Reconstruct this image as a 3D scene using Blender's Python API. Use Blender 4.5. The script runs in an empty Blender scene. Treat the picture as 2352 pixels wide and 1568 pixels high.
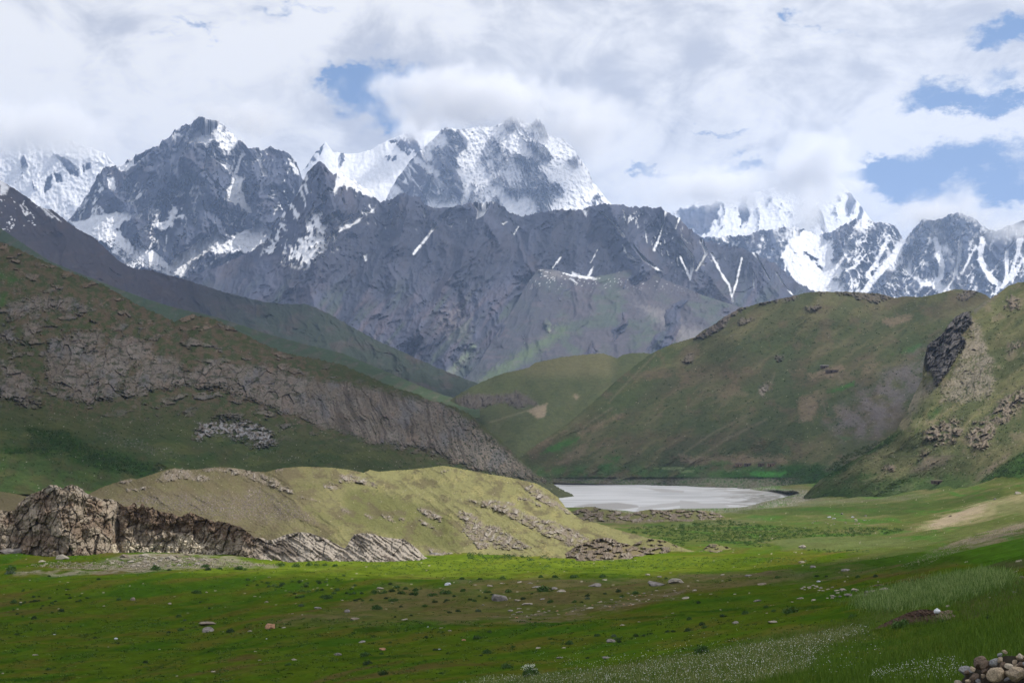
import bpy, math, random
import numpy as np
from mathutils import Vector

random.seed(7)
rng = np.random.default_rng(7)
sc = bpy.context.scene
COL = sc.collection
# ------------------------------------------------------------------ camera
CAMZ = 60.0            # metres above the lake
F = 3266.7             # focal length in survey units (2352 units across the view)
CX, HY = 1176.0, 988.0
cam = bpy.data.cameras.new('camera')
cam.lens = 50.0; cam.sensor_width = 36.0; cam.sensor_fit = 'HORIZONTAL'
cam.shift_y = 204.0 / 2352.0
cam.clip_start = 0.5; cam.clip_end = 80000
camo = bpy.data.objects.new('camera', cam); COL.objects.link(camo)
camo.location = (0, 0, CAMZ); camo.rotation_euler = (math.radians(90), 0, 0)
sc.camera = camo
# ------------------------------------------------------------------ sun and sky
SUN_EL, SUN_AZ = 53.0, 86.0          # azimuth from the view direction (+Y) towards +X
se, sa = math.radians(SUN_EL), math.radians(SUN_AZ)
SUN = np.array([math.cos(se)*math.sin(sa), math.cos(se)*math.cos(sa), math.sin(se)])
sl = bpy.data.lights.new('sun', 'SUN'); sl.energy = 5.0; sl.angle = math.radians(0.6); sl.color = (1.0, 0.95, 0.86)
so = bpy.data.objects.new('sun', sl); COL.objects.link(so)
so.rotation_euler = Vector((-SUN[0], -SUN[1], -SUN[2])).to_track_quat('-Z', 'Y').to_euler()
so.location = (0, 0, 5000)
sc.view_settings.view_transform = 'Standard'; sc.view_settings.look = 'None'
sc.view_settings.exposure = 0.0; sc.view_settings.gamma = 1.0
sc.render.engine = 'CYCLES'
cy = sc.cycles
cy.max_bounces = 8; cy.diffuse_bounces = 2; cy.glossy_bounces = 2; cy.transmission_bounces = 2
cy.volume_bounces = 5; cy.transparent_max_bounces = 24
cy.caustics_reflective = False; cy.caustics_refractive = False
cy.volume_max_steps = 256
cy.use_denoising = True

# ------------------------------------------------------------------ node helpers
class NT:
    def __init__(s, tree): s.t = tree; s.n = tree.nodes; s.l = tree.links
    def new(s, typ, **kw):
        n = s.n.new(typ)
        for k, v in kw.items(): setattr(n, k, v)
        return n
    def put(s, sock, v):
        if v is None: return
        if isinstance(v, bpy.types.NodeSocket): s.l.new(v, sock)
        else:
            if hasattr(sock.default_value, '__len__') and not hasattr(v, '__len__'): v = (v,)*len(sock.default_value)
            if hasattr(sock.default_value, '__len__') and len(sock.default_value) == 4 and len(v) == 3: v = (*v, 1)
            sock.default_value = v
    def m(s, op, a, b=None, c=None, clamp=False):
        n = s.new('ShaderNodeMath', operation=op, use_clamp=clamp)
        s.put(n.inputs[0], a); s.put(n.inputs[1], b); s.put(n.inputs[2], c)
        return n.outputs[0]
    def noise(s, vec, scale, detail=6, rough=0.55, dist=0.0, lac=2.0):
        n = s.new('ShaderNodeTexNoise'); s.put(n.inputs['Vector'], vec)
        n.inputs['Scale'].default_value = scale; n.inputs['Detail'].default_value = detail
        n.inputs['Roughness'].default_value = rough; n.inputs['Distortion'].default_value = dist
        n.inputs['Lacunarity'].default_value = lac
        return n.outputs['Fac']
    def ramp(s, f, lo, hi, a=0.0, b=1.0, smooth=True):
        n = s.new('ShaderNodeMapRange', interpolation_type='SMOOTHSTEP' if smooth else 'LINEAR')
        s.put(n.inputs[0], f); s.put(n.inputs[1], lo); s.put(n.inputs[2], hi); s.put(n.inputs[3], a); s.put(n.inputs[4], b)
        return n.outputs[0]
    def mix(s, f, a, b, mode='MIX'):
        n = s.new('ShaderNodeMix', data_type='RGBA', blend_type=mode)
        s.put(n.inputs[0], f); s.put(n.inputs[6], a); s.put(n.inputs[7], b)
        return n.outputs[2]
    def comb(s, x, y, z):
        n = s.new('ShaderNodeCombineXYZ'); s.put(n.inputs[0], x); s.put(n.inputs[1], y); s.put(n.inputs[2], z)
        return n.outputs[0]

def build_world():
    w = bpy.data.worlds.new('World'); sc.world = w; w.use_nodes = True
    T = NT(w.node_tree); T.n.clear()
    out = T.new('ShaderNodeOutputWorld'); bg = T.new('ShaderNodeBackground'); T.l.new(bg.outputs[0], out.inputs[0])
    bg.inputs[1].default_value = 0.1
    sky = T.new('ShaderNodeTexSky', sky_type='NISHITA'); sky.sun_disc = False
    sky.sun_elevation = se; sky.sun_rotation = sa; sky.altitude = 3500; sky.air_density = 1.0; sky.dust_density = 0.6; sky.ozone_density = 2.0
    tc = T.new('ShaderNodeTexCoord'); sp = T.new('ShaderNodeSeparateXYZ'); T.l.new(tc.outputs['Generated'], sp.inputs[0])
    X, Y, Z = sp.outputs
    az = T.m('ARCTAN2', X, Y)
    hor = T.m('SQRT', T.m('ADD', T.m('MULTIPLY', X, X), T.m('MULTIPLY', Y, Y)))
    el = T.m('DIVIDE', Z, T.m('MAXIMUM', hor, 0.02))
    el = T.m('MINIMUM', el, 3.0)
    # warp the direction so that cloud edges are ragged
    v0 = T.comb(T.m('MULTIPLY', az, 1.0), T.m('MULTIPLY', el, 1.5), 0.0)
    def nz(scale, det, off, rough=0.55, dist=0.0, vec=v0):
        n = T.new('ShaderNodeVectorMath', operation='ADD'); T.l.new(vec, n.inputs[0]); n.inputs[1].default_value = (off, off*1.7, off*.6)
        return T.noise(n.outputs[0], scale, det, rough, dist)
    wx = T.m('SUBTRACT', nz(30, 8, 3.1, 0.65), 0.5); wy = T.m('SUBTRACT', nz(30, 8, 9.7, 0.65), 0.5)
    azw = T.m('ADD', az, T.m('MULTIPLY', wx, 0.075)); elw = T.m('ADD', el, T.m('MULTIPLY', wy, 0.05))
    holes = [(872,212,94,62,1.75),(806,182,50,20,.8),(926,275,30,46,.9),(640,20,85,15,.62),(460,62,50,12,.66),(370,75,50,10,.35),
             (2310,70,90,36,1.0),(2120,195,60,26,.62),(2270,236,210,22,.8),(2180,215,60,24,.45),(1800,45,24,18,.7),(1900,72,110,8,.35),
             (2230,380,220,46,1.0),(2080,435,75,40,.9),(2330,445,90,26,.8),(1710,382,66,26,.8),(1510,390,70,22,.6),(1630,298,90,8,.5),
             (1990,398,50,20,.8),(1838,412,35,14,.7),(2300,170,60,20,.4),(1460,385,40,12,.4)]
    tot = None
    for (vx, vy, rx, ry, st) in holes:
        st *= 1.12
        a0 = math.atan((vx-CX)/F); e0 = (HY-vy)/F*math.cos(a0); ra = rx/F; re = ry/F
        dx = T.m('MULTIPLY', T.m('SUBTRACT', azw, a0), 1/ra); dy = T.m('MULTIPLY', T.m('SUBTRACT', elw, e0), 1/re)
        r2 = T.m('ADD', T.m('MULTIPLY', dx, dx), T.m('MULTIPLY', dy, dy))
        g = T.m('MULTIPLY', T.m('EXPONENT', T.m('MULTIPLY', r2, -0.9)), st)
        tot = g if tot is None else T.m('ADD', tot, g)
    n1 = nz(24, 12, 0.3, 0.66, 0.3)
    hole = T.m('SUBTRACT', tot, T.m('MULTIPLY', T.m('SUBTRACT', n1, 0.36), 2.0))
    clear = T.ramp(hole, 0.0, 0.78)
    # cloud tone
    tone = nz(5.5, 9, 5.5, 0.58, 0.6)
    tone2 = nz(17, 9, 8.5, 0.6, 0.5)
    tt = T.m('ADD', T.m('MULTIPLY', tone, 0.62), T.m('MULTIPLY', tone2, 0.38))
    shade = T.ramp(tt, 0.39, 0.56)
    # brighter billows low near the horizon gaps
    cloudc = T.mix(shade, (6.5, 6.7, 7.3), (11.1, 11.0, 10.9))
    blue = T.mix(0.75, sky.outputs[0], (2.0, 3.6, 6.6))
    thin = T.mix(T.m('MULTIPLY', clear, 1.0), cloudc, blue)
    low = T.ramp(el, 0.02, 0.11)
    T.l.new(T.mix(low, (8.4, 8.5, 8.9), thin), bg.inputs[0])
build_world()

# ------------------------------------------------------------------ numpy noise
def _h(ix, iy, seed):
    h = (ix.astype(np.int64)*374761393 + iy.astype(np.int64)*668265263 + seed*974634777) & 0xffffffff
    h = ((h ^ (h >> 13))*1274126177) & 0xffffffff
    h = ((h ^ (h >> 16))*2246822519) & 0xffffffff
    return (h ^ (h >> 15)) & 0xffffff
def rnd(ix, iy, seed): return _h(ix, iy, seed)/float(0xffffff)
def perlin(x, y, seed=0):
    x = np.asarray(x, float); y = np.asarray(y, float)
    x, y = np.broadcast_arrays(x, y)
    ix = np.floor(x); iy = np.floor(y); fx = x-ix; fy = y-iy
    u = fx*fx*fx*(fx*(fx*6-15)+10); v = fy*fy*fy*(fy*(fy*6-15)+10)
    def g(i, j):
        a = rnd(ix+i, iy+j, seed)*2*np.pi
        return np.cos(a)*(fx-i)+np.sin(a)*(fy-j)
    a = g(0, 0); b = g(1, 0); c = g(0, 1); d = g(1, 1)
    return (a+(b-a)*u + ((c+(d-c)*u)-(a+(b-a)*u))*v)*1.5
def fbm(x, y, o=5, seed=0, gain=0.5, lac=2.03):
    s = 0; a = 1; t = 0
    for i in range(o):
        s = s+a*perlin(x, y, seed+i*17); t += a; a *= gain; x = x*lac+5.3; y = y*lac+1.7
    return s/t*1.6
def ridged(x, y, o=6, seed=0, gain=0.52, lac=2.05):
    s = 0; a = 1; t = 0; w = 1
    for i in range(o):
        n = 1-np.abs(perlin(x, y, seed+i*31))*1.6; n = np.clip(n, 0, 1)**1.6
        s = s+a*n*w; t += a; w = np.clip(n*1.4, 0.15, 1); a *= gain; x = x*lac+3.1; y = y*lac+7.9
    return s/t
def cells(x, y, seed=0):
    """nearest cell: (F1, F2-F1, facet height, cell random)"""
    x, y = np.broadcast_arrays(np.asarray(x, float), np.asarray(y, float))
    ix = np.floor(x); iy = np.floor(y)
    f1 = np.full(x.shape, 9.0); f2 = np.full(x.shape, 9.0); fh = np.zeros(x.shape); cr = np.zeros(x.shape)
    for i in (-1, 0, 1):
        for j in (-1, 0, 1):
            cx = ix+i; cyy = iy+j
            px = cx+rnd(cx, cyy, seed); py = cyy+rnd(cx, cyy, seed+5)
            dx = x-px; dy = y-py; d = np.sqrt(dx*dx+dy*dy)
            r = rnd(cx, cyy, seed+9); a = rnd(cx, cyy, seed+13)*2*np.pi
            h = r+(np.cos(a)*dx+np.sin(a)*dy)*0.9
            nw = d < f1
            f2 = np.where(nw, f1, np.minimum(f2, d)); fh = np.where(nw, h, fh); cr = np.where(nw, r, cr); f1 = np.where(nw, d, f1)
    return f1, f2-f1, fh, cr
def ss(x, a, b):
    t = np.clip((x-a)/(b-a), 0, 1); return t*t*(3-2*t)
def lerp(a, b, t): return a+(b-a)*t
def cmix(c, col, w):
    w = np.clip(w, 0, 1)[..., None]; return c*(1-w)+np.asarray(col, float)*w
def pl(pts, x):
    p = np.array(pts, float); return np.interp(x, p[:, 0], p[:, 1])
# masks traced on the terrain (survey coordinates)
def seg_dist(px, py, pts, closed):
    d = np.full(px.shape, 1e9); n = len(pts)
    for i in range(n if closed else n-1):
        ax, ay = pts[i]; bx, by = pts[(i+1) % n]
        vx, vy = bx-ax, by-ay; L = vx*vx+vy*vy+1e-9
        t = np.clip(((px-ax)*vx+(py-ay)*vy)/L, 0, 1)
        d = np.minimum(d, np.hypot(px-ax-t*vx, py-ay-t*vy))
    return d
def inside(px, py, pts):
    r = np.zeros(px.shape, bool); n = len(pts)
    for i in range(n):
        ax, ay = pts[i]; bx, by = pts[(i+1) % n]
        if ay == by: continue
        c = ((ay > py) != (by > py)) & (px < (bx-ax)*(py-ay)/(by-ay)+ax)
        r ^= c
    return r
def poly(px, py, pts, soft=4.0, w=None):
    """1 inside, 0 outside, ragged by the warp field w"""
    out = np.zeros(px.shape)
    p = np.array(pts); m = 30+soft
    k = (px > p[:, 0].min()-m) & (px < p[:, 0].max()+m) & (py > p[:, 1].min()-m) & (py < p[:, 1].max()+m)
    if not k.any(): return out
    qx, qy = px[k], py[k]
    sd = seg_dist(qx, qy, pts, True); sd = np.where(inside(qx, qy, pts), sd, -sd)
    if w is not None: sd = sd+w[k]
    out[k] = ss(sd, -soft, soft)
    return out
def stroke(px, py, pts, width, soft=3.0, w=None):
    out = np.zeros(px.shape); p = np.array(pts); m = 30+soft+width
    k = (px > p[:, 0].min()-m) & (px < p[:, 0].max()+m) & (py > p[:, 1].min()-m) & (py < p[:, 1].max()+m)
    if not k.any(): return out
    d = width/2-seg_dist(px[k], py[k], pts, False)
    if w is not None: d = d+w[k]
    out[k] = ss(d, -soft, soft); return out
def tent(px, py, pts, width):
    d = seg_dist(px, py, pts, False); return np.clip(1-d/width, 0, 1)
def tr(f, ox, oy): return lambda pts: [(ox+x*f, oy+y*f) for x, y in pts]
Z1, Z2, Z3 = tr(.4102, 0, 0), tr(.4102, 781, 0), tr(.4102, 1562, 0)
Z4, Z5, Z6 = tr(.381, 0, 551), tr(.381, 781, 551), tr(.381, 1562, 551)
M1, M2, M3 = tr(.33594, 0, 1038), tr(.33594, 781, 1038), tr(.33594, 1562, 1038)
L1, L2_, L3_ = tr(.33594, 0, 1292.7), tr(.33594, 781, 1292.7), tr(.33594, 1562, 1292.7)

# ------------------------------------------------------------------ materials
def terrain_mat(name, scale, bump=0.4, dist=0.5, var=0.35, rough=0.95, fine=4.0):
    m = bpy.data.materials.new(name); m.use_nodes = True; T = NT(m.node_tree)
    b = T.n['Principled BSDF']; b.inputs['Roughness'].default_value = rough
    b.inputs['Specular IOR Level'].default_value = 0.0
    at = T.new('ShaderNodeAttribute', attribute_name='Col')
    tc = T.new('ShaderNodeTexCoord')
    n1 = T.noise(tc.outputs['Object'], scale, 8, 0.65)
    n2 = T.noise(tc.outputs['Object'], scale*fine, 5, 0.7)
    k = T.m('ADD', T.m('MULTIPLY', n1, 0.5), T.m('MULTIPLY', n2, 0.5))
    f = T.ramp(k, 0.3, 0.7, 1-var, 1+var, smooth=False)
    mul = T.new('ShaderNodeVectorMath', operation='SCALE'); T.l.new(at.outputs['Color'], mul.inputs[0]); T.l.new(f, mul.inputs['Scale'])
    T.l.new(mul.outputs[0], b.inputs['Base Color'])
    bp = T.new('ShaderNodeBump'); bp.inputs['Strength'].default_value = bump; bp.inputs['Distance'].default_value = dist
    T.l.new(k, bp.inputs['Height']); T.l.new(bp.outputs[0], b.inputs['Normal'])
    return m
def plain_mat(name, col, rough=0.9, scale=3.0, var=0.3, bump=0.3, dist=0.05):
    m = bpy.data.materials.new(name); m.use_nodes = True; T = NT(m.node_tree)
    b = T.n['Principled BSDF']; b.inputs['Roughness'].default_value = rough; b.inputs['Specular IOR Level'].default_value = 0.2
    tc = T.new('ShaderNodeTexCoord'); n1 = T.noise(tc.outputs['Object'], scale, 7, 0.62)
    c = tuple(col)
    T.l.new(T.mix(T.ramp(n1, 0.3, 0.7), tuple(x*(1-var) for x in c), tuple(min(1, x*(1+var)) for x in c)), b.inputs['Base Color'])
    bp = T.new('ShaderNodeBump'); bp.inputs['Strength'].default_value = bump; bp.inputs['Distance'].default_value = dist
    T.l.new(n1, bp.inputs['Height']); T.l.new(bp.outputs[0], b.inputs['Normal'])
    return m

# ------------------------------------------------------------------ mesh helpers
def grid_mesh(name, P, C=None, mat=None, smooth=True):
    r, c, _ = P.shape
    me = bpy.data.meshes.new(name)
    me.vertices.add(r*c); me.vertices.foreach_set('co', P.reshape(-1).astype(np.float32))
    i = np.arange((r-1)*(c-1)); a = (i//(c-1))*c+(i % (c-1))
    q = np.stack([a, a+1, a+c+1, a+c], 1).reshape(-1).astype(np.int32)
    n = len(i)
    me.loops.add(n*4); me.loops.foreach_set('vertex_index', q)
    me.polygons.add(n); me.polygons.foreach_set('loop_start', np.arange(0, n*4, 4, dtype=np.int32))
    me.polygons.foreach_set('loop_total', np.full(n, 4, np.int32))
    me.update(calc_edges=True)
    if smooth: me.polygons.foreach_set('use_smooth', np.ones(n, bool))
    if C is not None:
        at = me.attributes.new('Col', 'FLOAT_COLOR', 'POINT')
        cc = np.ones((r*c, 4), np.float32); cc[:, :3] = np.clip(C.reshape(-1, 3), 0.002, 0.95)
        at.data.foreach_set('color', cc.reshape(-1))
    if mat: me.materials.append(mat)
    o = bpy.data.objects.new(name, me); COL.objects.link(o)
    return o
def structure(o): o['kind'] = 'structure'; return o
def stuff(o, label, cat): o['kind'] = 'stuff'; o['label'] = label; o['category'] = cat; return o
def thing(o, label, cat, group=None):
    o['label'] = label; o['category'] = cat
    if group: o['group'] = group
    return o
def world_pt(vx, vy, d): return np.stack([d*(vx-CX)/F, d, CAMZ+d*(HY-vy)/F], -1)

SHEETS = {}
def sheet(name, x0, x1, step, rows, crest, foot, dc, df, mat, fn, prof=1.0, jag=None, back=0.12, backrows=8, kind='structure', rowbias=1.0, cref=None):
    """a hillside between its foot line and its crest line, each with real distances; falls away behind the crest.
    fn(vx, vy, s, d) -> (offset of the distance in metres, albedo)"""
    xs = np.arange(x0, x1+step, step); n = len(xs)
    cr = pl(crest, xs); ft = pl(foot, xs)
    ft = np.maximum(ft, cr+4)
    jg = jag(xs) if jag is not None else 0*xs
    DC = pl(dc, xs); DF = pl(df, xs)
    s = np.linspace(0, 1, rows)**rowbias
    S, VX = np.meshgrid(s, xs, indexing='ij')
    VY = ft+(cr-ft)*S
    span = np.clip(14.0/np.maximum(ft-cr, 14), 0, 1); VY = VY+jg*ss(S, 1-2.6*span, 1)
    def smooth(a, wv):
        k = max(1, int(wv/step)); h = np.hanning(2*k+3)[1:-1]; h /= h.sum()
        return np.convolve(np.pad(a, k, 'edge'), h, 'valid')
    fs = smooth(ft, 50); cs = smooth(np.minimum(pl(cref, xs) if cref is not None else cr, ft-6), 50)
    SD = np.clip((fs-VY)/np.maximum(fs-cs, 8), 0, 1.6); DF = smooth(DF, 30); DC = smooth(DC, 30)
    D = DF+(DC-DF)*SD**prof
    VYR = np.minimum(VY, 1e9); off, C = fn(VX, VYR, S, D)
    D2 = D+off
    P = world_pt(VX, VY, D2)
    # back slope
    last = P[-1]; drop = last[:, 2]+8
    bk = []
    for k in range(1, backrows+1):
        t = k/backrows
        q = last.copy(); dd = DC*back*t
        q[:, 0] += last[:, 0]/last[:, 1]*dd; q[:, 1] += dd; q[:, 2] -= np.maximum(drop, 5)*(1-(1-t)**1.0)*1.0*(t**0.5)
        bk.append(q)
    P = np.concatenate([P, np.array(bk)], 0)
    C = np.concatenate([C, np.repeat(C[-1:], backrows, 0)], 0)
    o = grid_mesh(name, P, C, mat)
    if kind == 'structure': structure(o)
    SHEETS.setdefault(name if isinstance(name, str) else '', [])
    key = o.name
    SHEETS[key] = (xs, VY, D2)
    return o
def at(key, vx, vy):
    xs, VY, D = SHEETS[key]
    j = int(np.clip(round((vx-xs[0])/(xs[1]-xs[0])), 0, len(xs)-1)) if key != 'ground' else int(np.argmin(np.abs(xs-vx)))
    col = VY[:, j]; d = np.interp(-vy, -col, D[:, j])
    return Vector(world_pt(vx, vy, d))
# ------------------------------------------------------------------ far mountains
ROCKB = np.array([0.070, 0.073, 0.086]); ROCKD = np.array([0.036, 0.039, 0.050]); ROCKP = np.array([0.088, 0.074, 0.078])
SNOW = np.array([0.76, 0.77, 0.80])
M_far = terrain_mat('mountain_rock_and_snow', 0.012, bump=0.35, dist=16.0, var=0.24, fine=5.0)
def mfields(vx, vy, wl, seed, squash=2.0, shear=0.0):
    wx = 0.22*wl*fbm(vx/wl*1.1, vy/wl*1.1, 4, seed+1); wy = 0.22*wl*fbm(vx/wl*1.1, vy/wl*1.1, 4, seed+2)
    x = (vx+wx+shear*vy)/wl; y = (vy+wy)/(wl*squash)
    R = ridged(x, y, 7, seed+3)
    _, e1, f1, _ = cells((vx+wx)/wl*3.2+shear*vy/wl*3.2, vy/wl*1.7, seed+4)
    _, e2, f2, c2 = cells((vx+wx*.5)/wl*9+shear*vy/wl*9, vy/wl*6, seed+6)
    fine = fbm(vx/8, vy/9, 4, seed+8, gain=0.55)
    return R, f1, f2, c2, fine, wx
def jagged(a, wl, seed):
    return lambda xs: -a*(ridged(xs/wl, xs*0+0.37*seed, 6, seed)-0.45)-a*0.35*fbm(xs/4.0, xs*0+seed, 3, seed+2)
def mountain(name, crest, foot, dc, df, amp, wl, seed, snowfn, rock=ROCKB, x0=-260, x1=2620, step=1.8, rows=230, jag=(7, 22), squash=2.0, shear=0.0, ridges=(), prof=0.9, tint=None, snowk=.28):
    def fn(vx, vy, s, d):
        R, f1, f2, c2, fine, wx = mfields(vx, vy, wl, seed, squash, shear)
        off = -amp*(R-0.4)-amp*0.04*(f1-0.5)-amp*0.02*(f2-0.5)-amp*0.05*fine
        for pts, w, h in ridges: off = off-h*tent(vx+wx*.4, vy, pts, w)**1.2
        c = np.ones(vx.shape+(3,))*rock*np.array([1.18, 1.24, 1.42])  # pushed towards blue: distance haze painted into the rock colour
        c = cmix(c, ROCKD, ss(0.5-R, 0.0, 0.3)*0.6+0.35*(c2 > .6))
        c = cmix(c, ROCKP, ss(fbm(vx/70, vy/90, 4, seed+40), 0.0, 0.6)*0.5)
        if tint: c = tint(c, vx, vy, s, R, fine)
        w = (fine*3.0+(c2-.5)*4)
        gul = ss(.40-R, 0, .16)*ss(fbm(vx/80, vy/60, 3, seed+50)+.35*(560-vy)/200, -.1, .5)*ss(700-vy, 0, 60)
        sf = .42*fine+.25*fbm(vx/17, vy/21, 3, seed+60)+1.15*(ridged((vx+.6*wx)/26, (vy+.3*wx)/62, 5, seed+61)-.40)
        sn = np.clip(snowfn(vx, vy, s, R, f1, f2, .5+.25*(c2-.5), sf, sf*4)+snowk*gul, 0, 1)
        sn = np.clip((sn-0.5)*3+0.5, 0, 1)
        c = cmix(c, SNOW, sn)
        off = off*(1-0.82*sn)-amp*.04*sn*fine
        return off, c
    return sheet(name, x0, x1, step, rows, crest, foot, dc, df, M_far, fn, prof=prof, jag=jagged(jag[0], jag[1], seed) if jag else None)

# far-left snow wall
def sn_a(vx, vy, s, R, f1, f2, c2, fine, w):
    v = np.ones(vx.shape)*1.0
    for p in (Z1([(300,860),(360,880),(440,950),(440,990),(400,990),(350,920)]), Z1([(265,1000),(290,990),(285,1050),(250,1080),(240,1050)]), Z1([(305,975),(350,975),(350,1020),(325,1030)]), Z1([(120,870),(135,870),(130,1000),(118,1000)]), Z1([(480,915),(505,915),(505,950),(490,945)])):
        v = v-1.2*poly(vx, vy, p, 6, w*1.6)*ss(c2+fine*.4, .1, .4)
    for p in (Z1([(130,870),(170,960),(190,1060)]), Z1([(460,880),(470,960)])): v = v-stroke(vx, vy, p, 2, 1.5, w*.6)
    return v
mountain('mountain', [(-260,330),(0,322),(80,312),(150,318),(240,350),(300,420)], [(-260,600),(600,600)], [(0,14500),(400,14000)], [(0,13600),(400,13300)], 260, 60, 11, sn_a, x1=420, rows=150, jag=(5, 30))
# snow saddle behind the two massifs
def sn_b(vx, vy, s, R, f1, f2, c2, fine, w):
    v = np.ones(vx.shape)
    for p in (Z2([(240,800),(330,780),(400,740),(420,790),(460,850),(380,870),(300,800)]), Z2([(260,870),(310,880),(300,920),(275,900)]), Z1([(1760,860),(1830,790),(1760,900),(1700,950)]), Z2([(0,840),(30,880),(10,920)])):
        v = v-poly(vx, vy, p, 4, w*2)*ss(c2+fine, .15, .55)*1.4
    return v
mountain('mountain', [(640,420),(700,388),(722,352),(748,326),(765,350),(790,352),(820,352),(850,345),(875,330),(900,318),(940,300),(980,300),(1040,300),(1100,330)], [(600,500),(1100,500)], [(600,15500),(1100,15000)], [(600,13800),(1100,13800)], 220, 55, 23, sn_b, x0=600, x1=1100, rows=120, jag=(3, 26))
# right far snow peaks in cloud
def sn_c(vx, vy, s, R, f1, f2, c2, fine, w):
    v = 0.78+0*vx
    v = v-poly(vx, vy, Z3([(0,1170),(120,1150),(230,1140),(190,1240),(150,1320),(0,1250)]), 6, w*2)*.9
    v = v-poly(vx, vy, Z3([(330,1100),(370,1100),(390,1200),(350,1270),(330,1230)]), 5, w*3)*ss(c2, .2, .6)
    v = v-poly(vx, vy, Z3([(860,1050),(930,1050),(1000,1140),(1060,1220),(1000,1230),(940,1180),(870,1100)]), 5, w*2)*ss(R, .35, .6)*1.2
    v = v-poly(vx, vy, Z3([(215,1170),(240,1160),(220,1260),(180,1300)]), 5, w*3)*.5
    return v-ss(fine+R, .85, 1.1)*.3
mountain('mountain', [(1500,520),(1560,478),(1610,462),(1650,446),(1700,448),(1760,436),(1790,425),(1830,436),(1862,410),(1890,396),(1915,402),(1935,420),(1958,448),(1975,468),(1998,500),(2060,560)], [(1500,620),(2100,620)], [(1500,17500),(2100,17000)], [(1500,15600),(2100,15600)], 330, 60, 31, sn_c, x0=1480, x1=2080, rows=150, jag=(5, 24))
# sharp dark spire between the far peaks
def sn_d(vx, vy, s, R, f1, f2, c2, fine, w):
    return ss(vy, 470, 540)*.55+ss(fine+f2-R*.5, .3, .9)*.35+stroke(vx, vy, Z3([(765,1130),(700,1200),(640,1290)]), 7, 3, w)*.8
mountain('mountain', [(1780,570),(1822,520),(1840,506),(1858,488),(1868,478),(1874,463),(1880,474),(1890,490),(1895,512),(1912,545),(1960,600)], [(1780,620),(1960,620)], [(1780,15500),(1960,15500)], [(1780,14600),(1960,14600)], 230, 36, 37, sn_d, x0=1780, x1=1960, rows=130, jag=(3, 14))

# central massif
def sn_e(vx, vy, s, R, f1, f2, c2, fine, w):
    v = 0.25+.10*ss(ridged((vx-.55*vy)/34, (vy+.3*vx)/120, 4, 99), .4, .7)+0*vx
    q = Z2([(650,940),(720,960),(740,1060),(700,1140),(685,1140),(700,1040)]); v = v+poly(vx, vy, q, 4, w*2)
    for p in (Z2([(825,1040),(900,1040),(940,1100),(960,1150),(1040,1090),(1115,1190),(1040,1225),(960,1200),(880,1110)]),
              Z2([(600,715),(740,725),(860,760),(960,840),(1100,890),(1110,860),(1000,780),(940,700),(900,700),(840,715),(700,690)]),
              Z2([(700,870),(750,900),(830,980),(850,1040),(800,1010),(740,960),(700,930)]),
              Z2([(1130,900),(1230,880),(1300,930),(1380,1000),(1430,1080),(1400,1160),(1320,1170),(1260,1060),(1160,990)]),
              Z2([(1410,1030),(1450,1050),(1530,1140),(1500,1150)]), Z2([(1100,760),(1290,790),(1330,850),(1300,900),(1180,860)]),
              Z2([(410,880),(520,930),(610,990),(580,1000),(500,960),(430,910)]), Z2([(290,1050),(350,1040),(350,1080),(300,1090)]), Z2([(740,1140),(830,1130),(840,1150),(780,1220),(760,1200)])):
        v = v+poly(vx, vy, p, 5, w*2.6)*.75
    # fine couloirs running down and to the right on the right half
    x = (vx-0.34*vy)
    st = ridged(x/11, vy/80, 3, 91)
    st2 = ridged((vx+0.55*vy)/18, (vy-.3*vx)/10, 3, 95)
    v = v+.10; right = ss(vx, 1040, 1240)
    v = v+right*(ss(st, .35, .75)*.42+ss(st2, .5, .85)*.3)+(1-right)*ss(ridged((vx-.7*vy)/22, vy/60, 4, 97), .48, .8)*.5
    v = v+ss(fine+.5*(c2-.5), .2, .7)*.22+ss(0.42-R, 0, .2)*.2
    v = v-poly(vx, vy, Z2([(940,650),(1000,640),(1060,720),(1120,640),(1170,760),(1080,770),(1040,790),(950,740)]), 6, w*2)*.18
    v = v-poly(vx, vy, Z2([(300,980),(400,880),(560,960),(680,1080),(690,1140),(480,1140),(290,1100)]), 10, w*2)*.15
    return v
mountain('mountain', [(860,520),(895,440),(915,405),(940,372),(960,350),(985,330),(1000,312),(1015,296),(1030,293),(1060,298),(1090,292),(1130,290),(1155,283),(1168,268),(1180,266),(1200,276),(1222,285),(1235,266),(1250,290),(1262,312),(1290,318),(1306,330),(1318,340),(1335,370),(1350,390),(1362,418),(1385,445),(1402,466),(1440,520)], [(860,560),(1440,560)], [(860,13500),(1180,13400),(1440,12800)], [(860,11900),(1440,11900)], 520, 95, 41, sn_e, snowk=.10, x0=862, x1=1440, rows=210, jag=(6, 26), squash=1.8, shear=-0.25,
         ridges=[(Z2([(1000,660),(960,840),(1120,900),(1180,1180)]), 60, 300), (Z2([(590,710),(560,900),(700,1140)]), 70, 260)], step=1.6)
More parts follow.
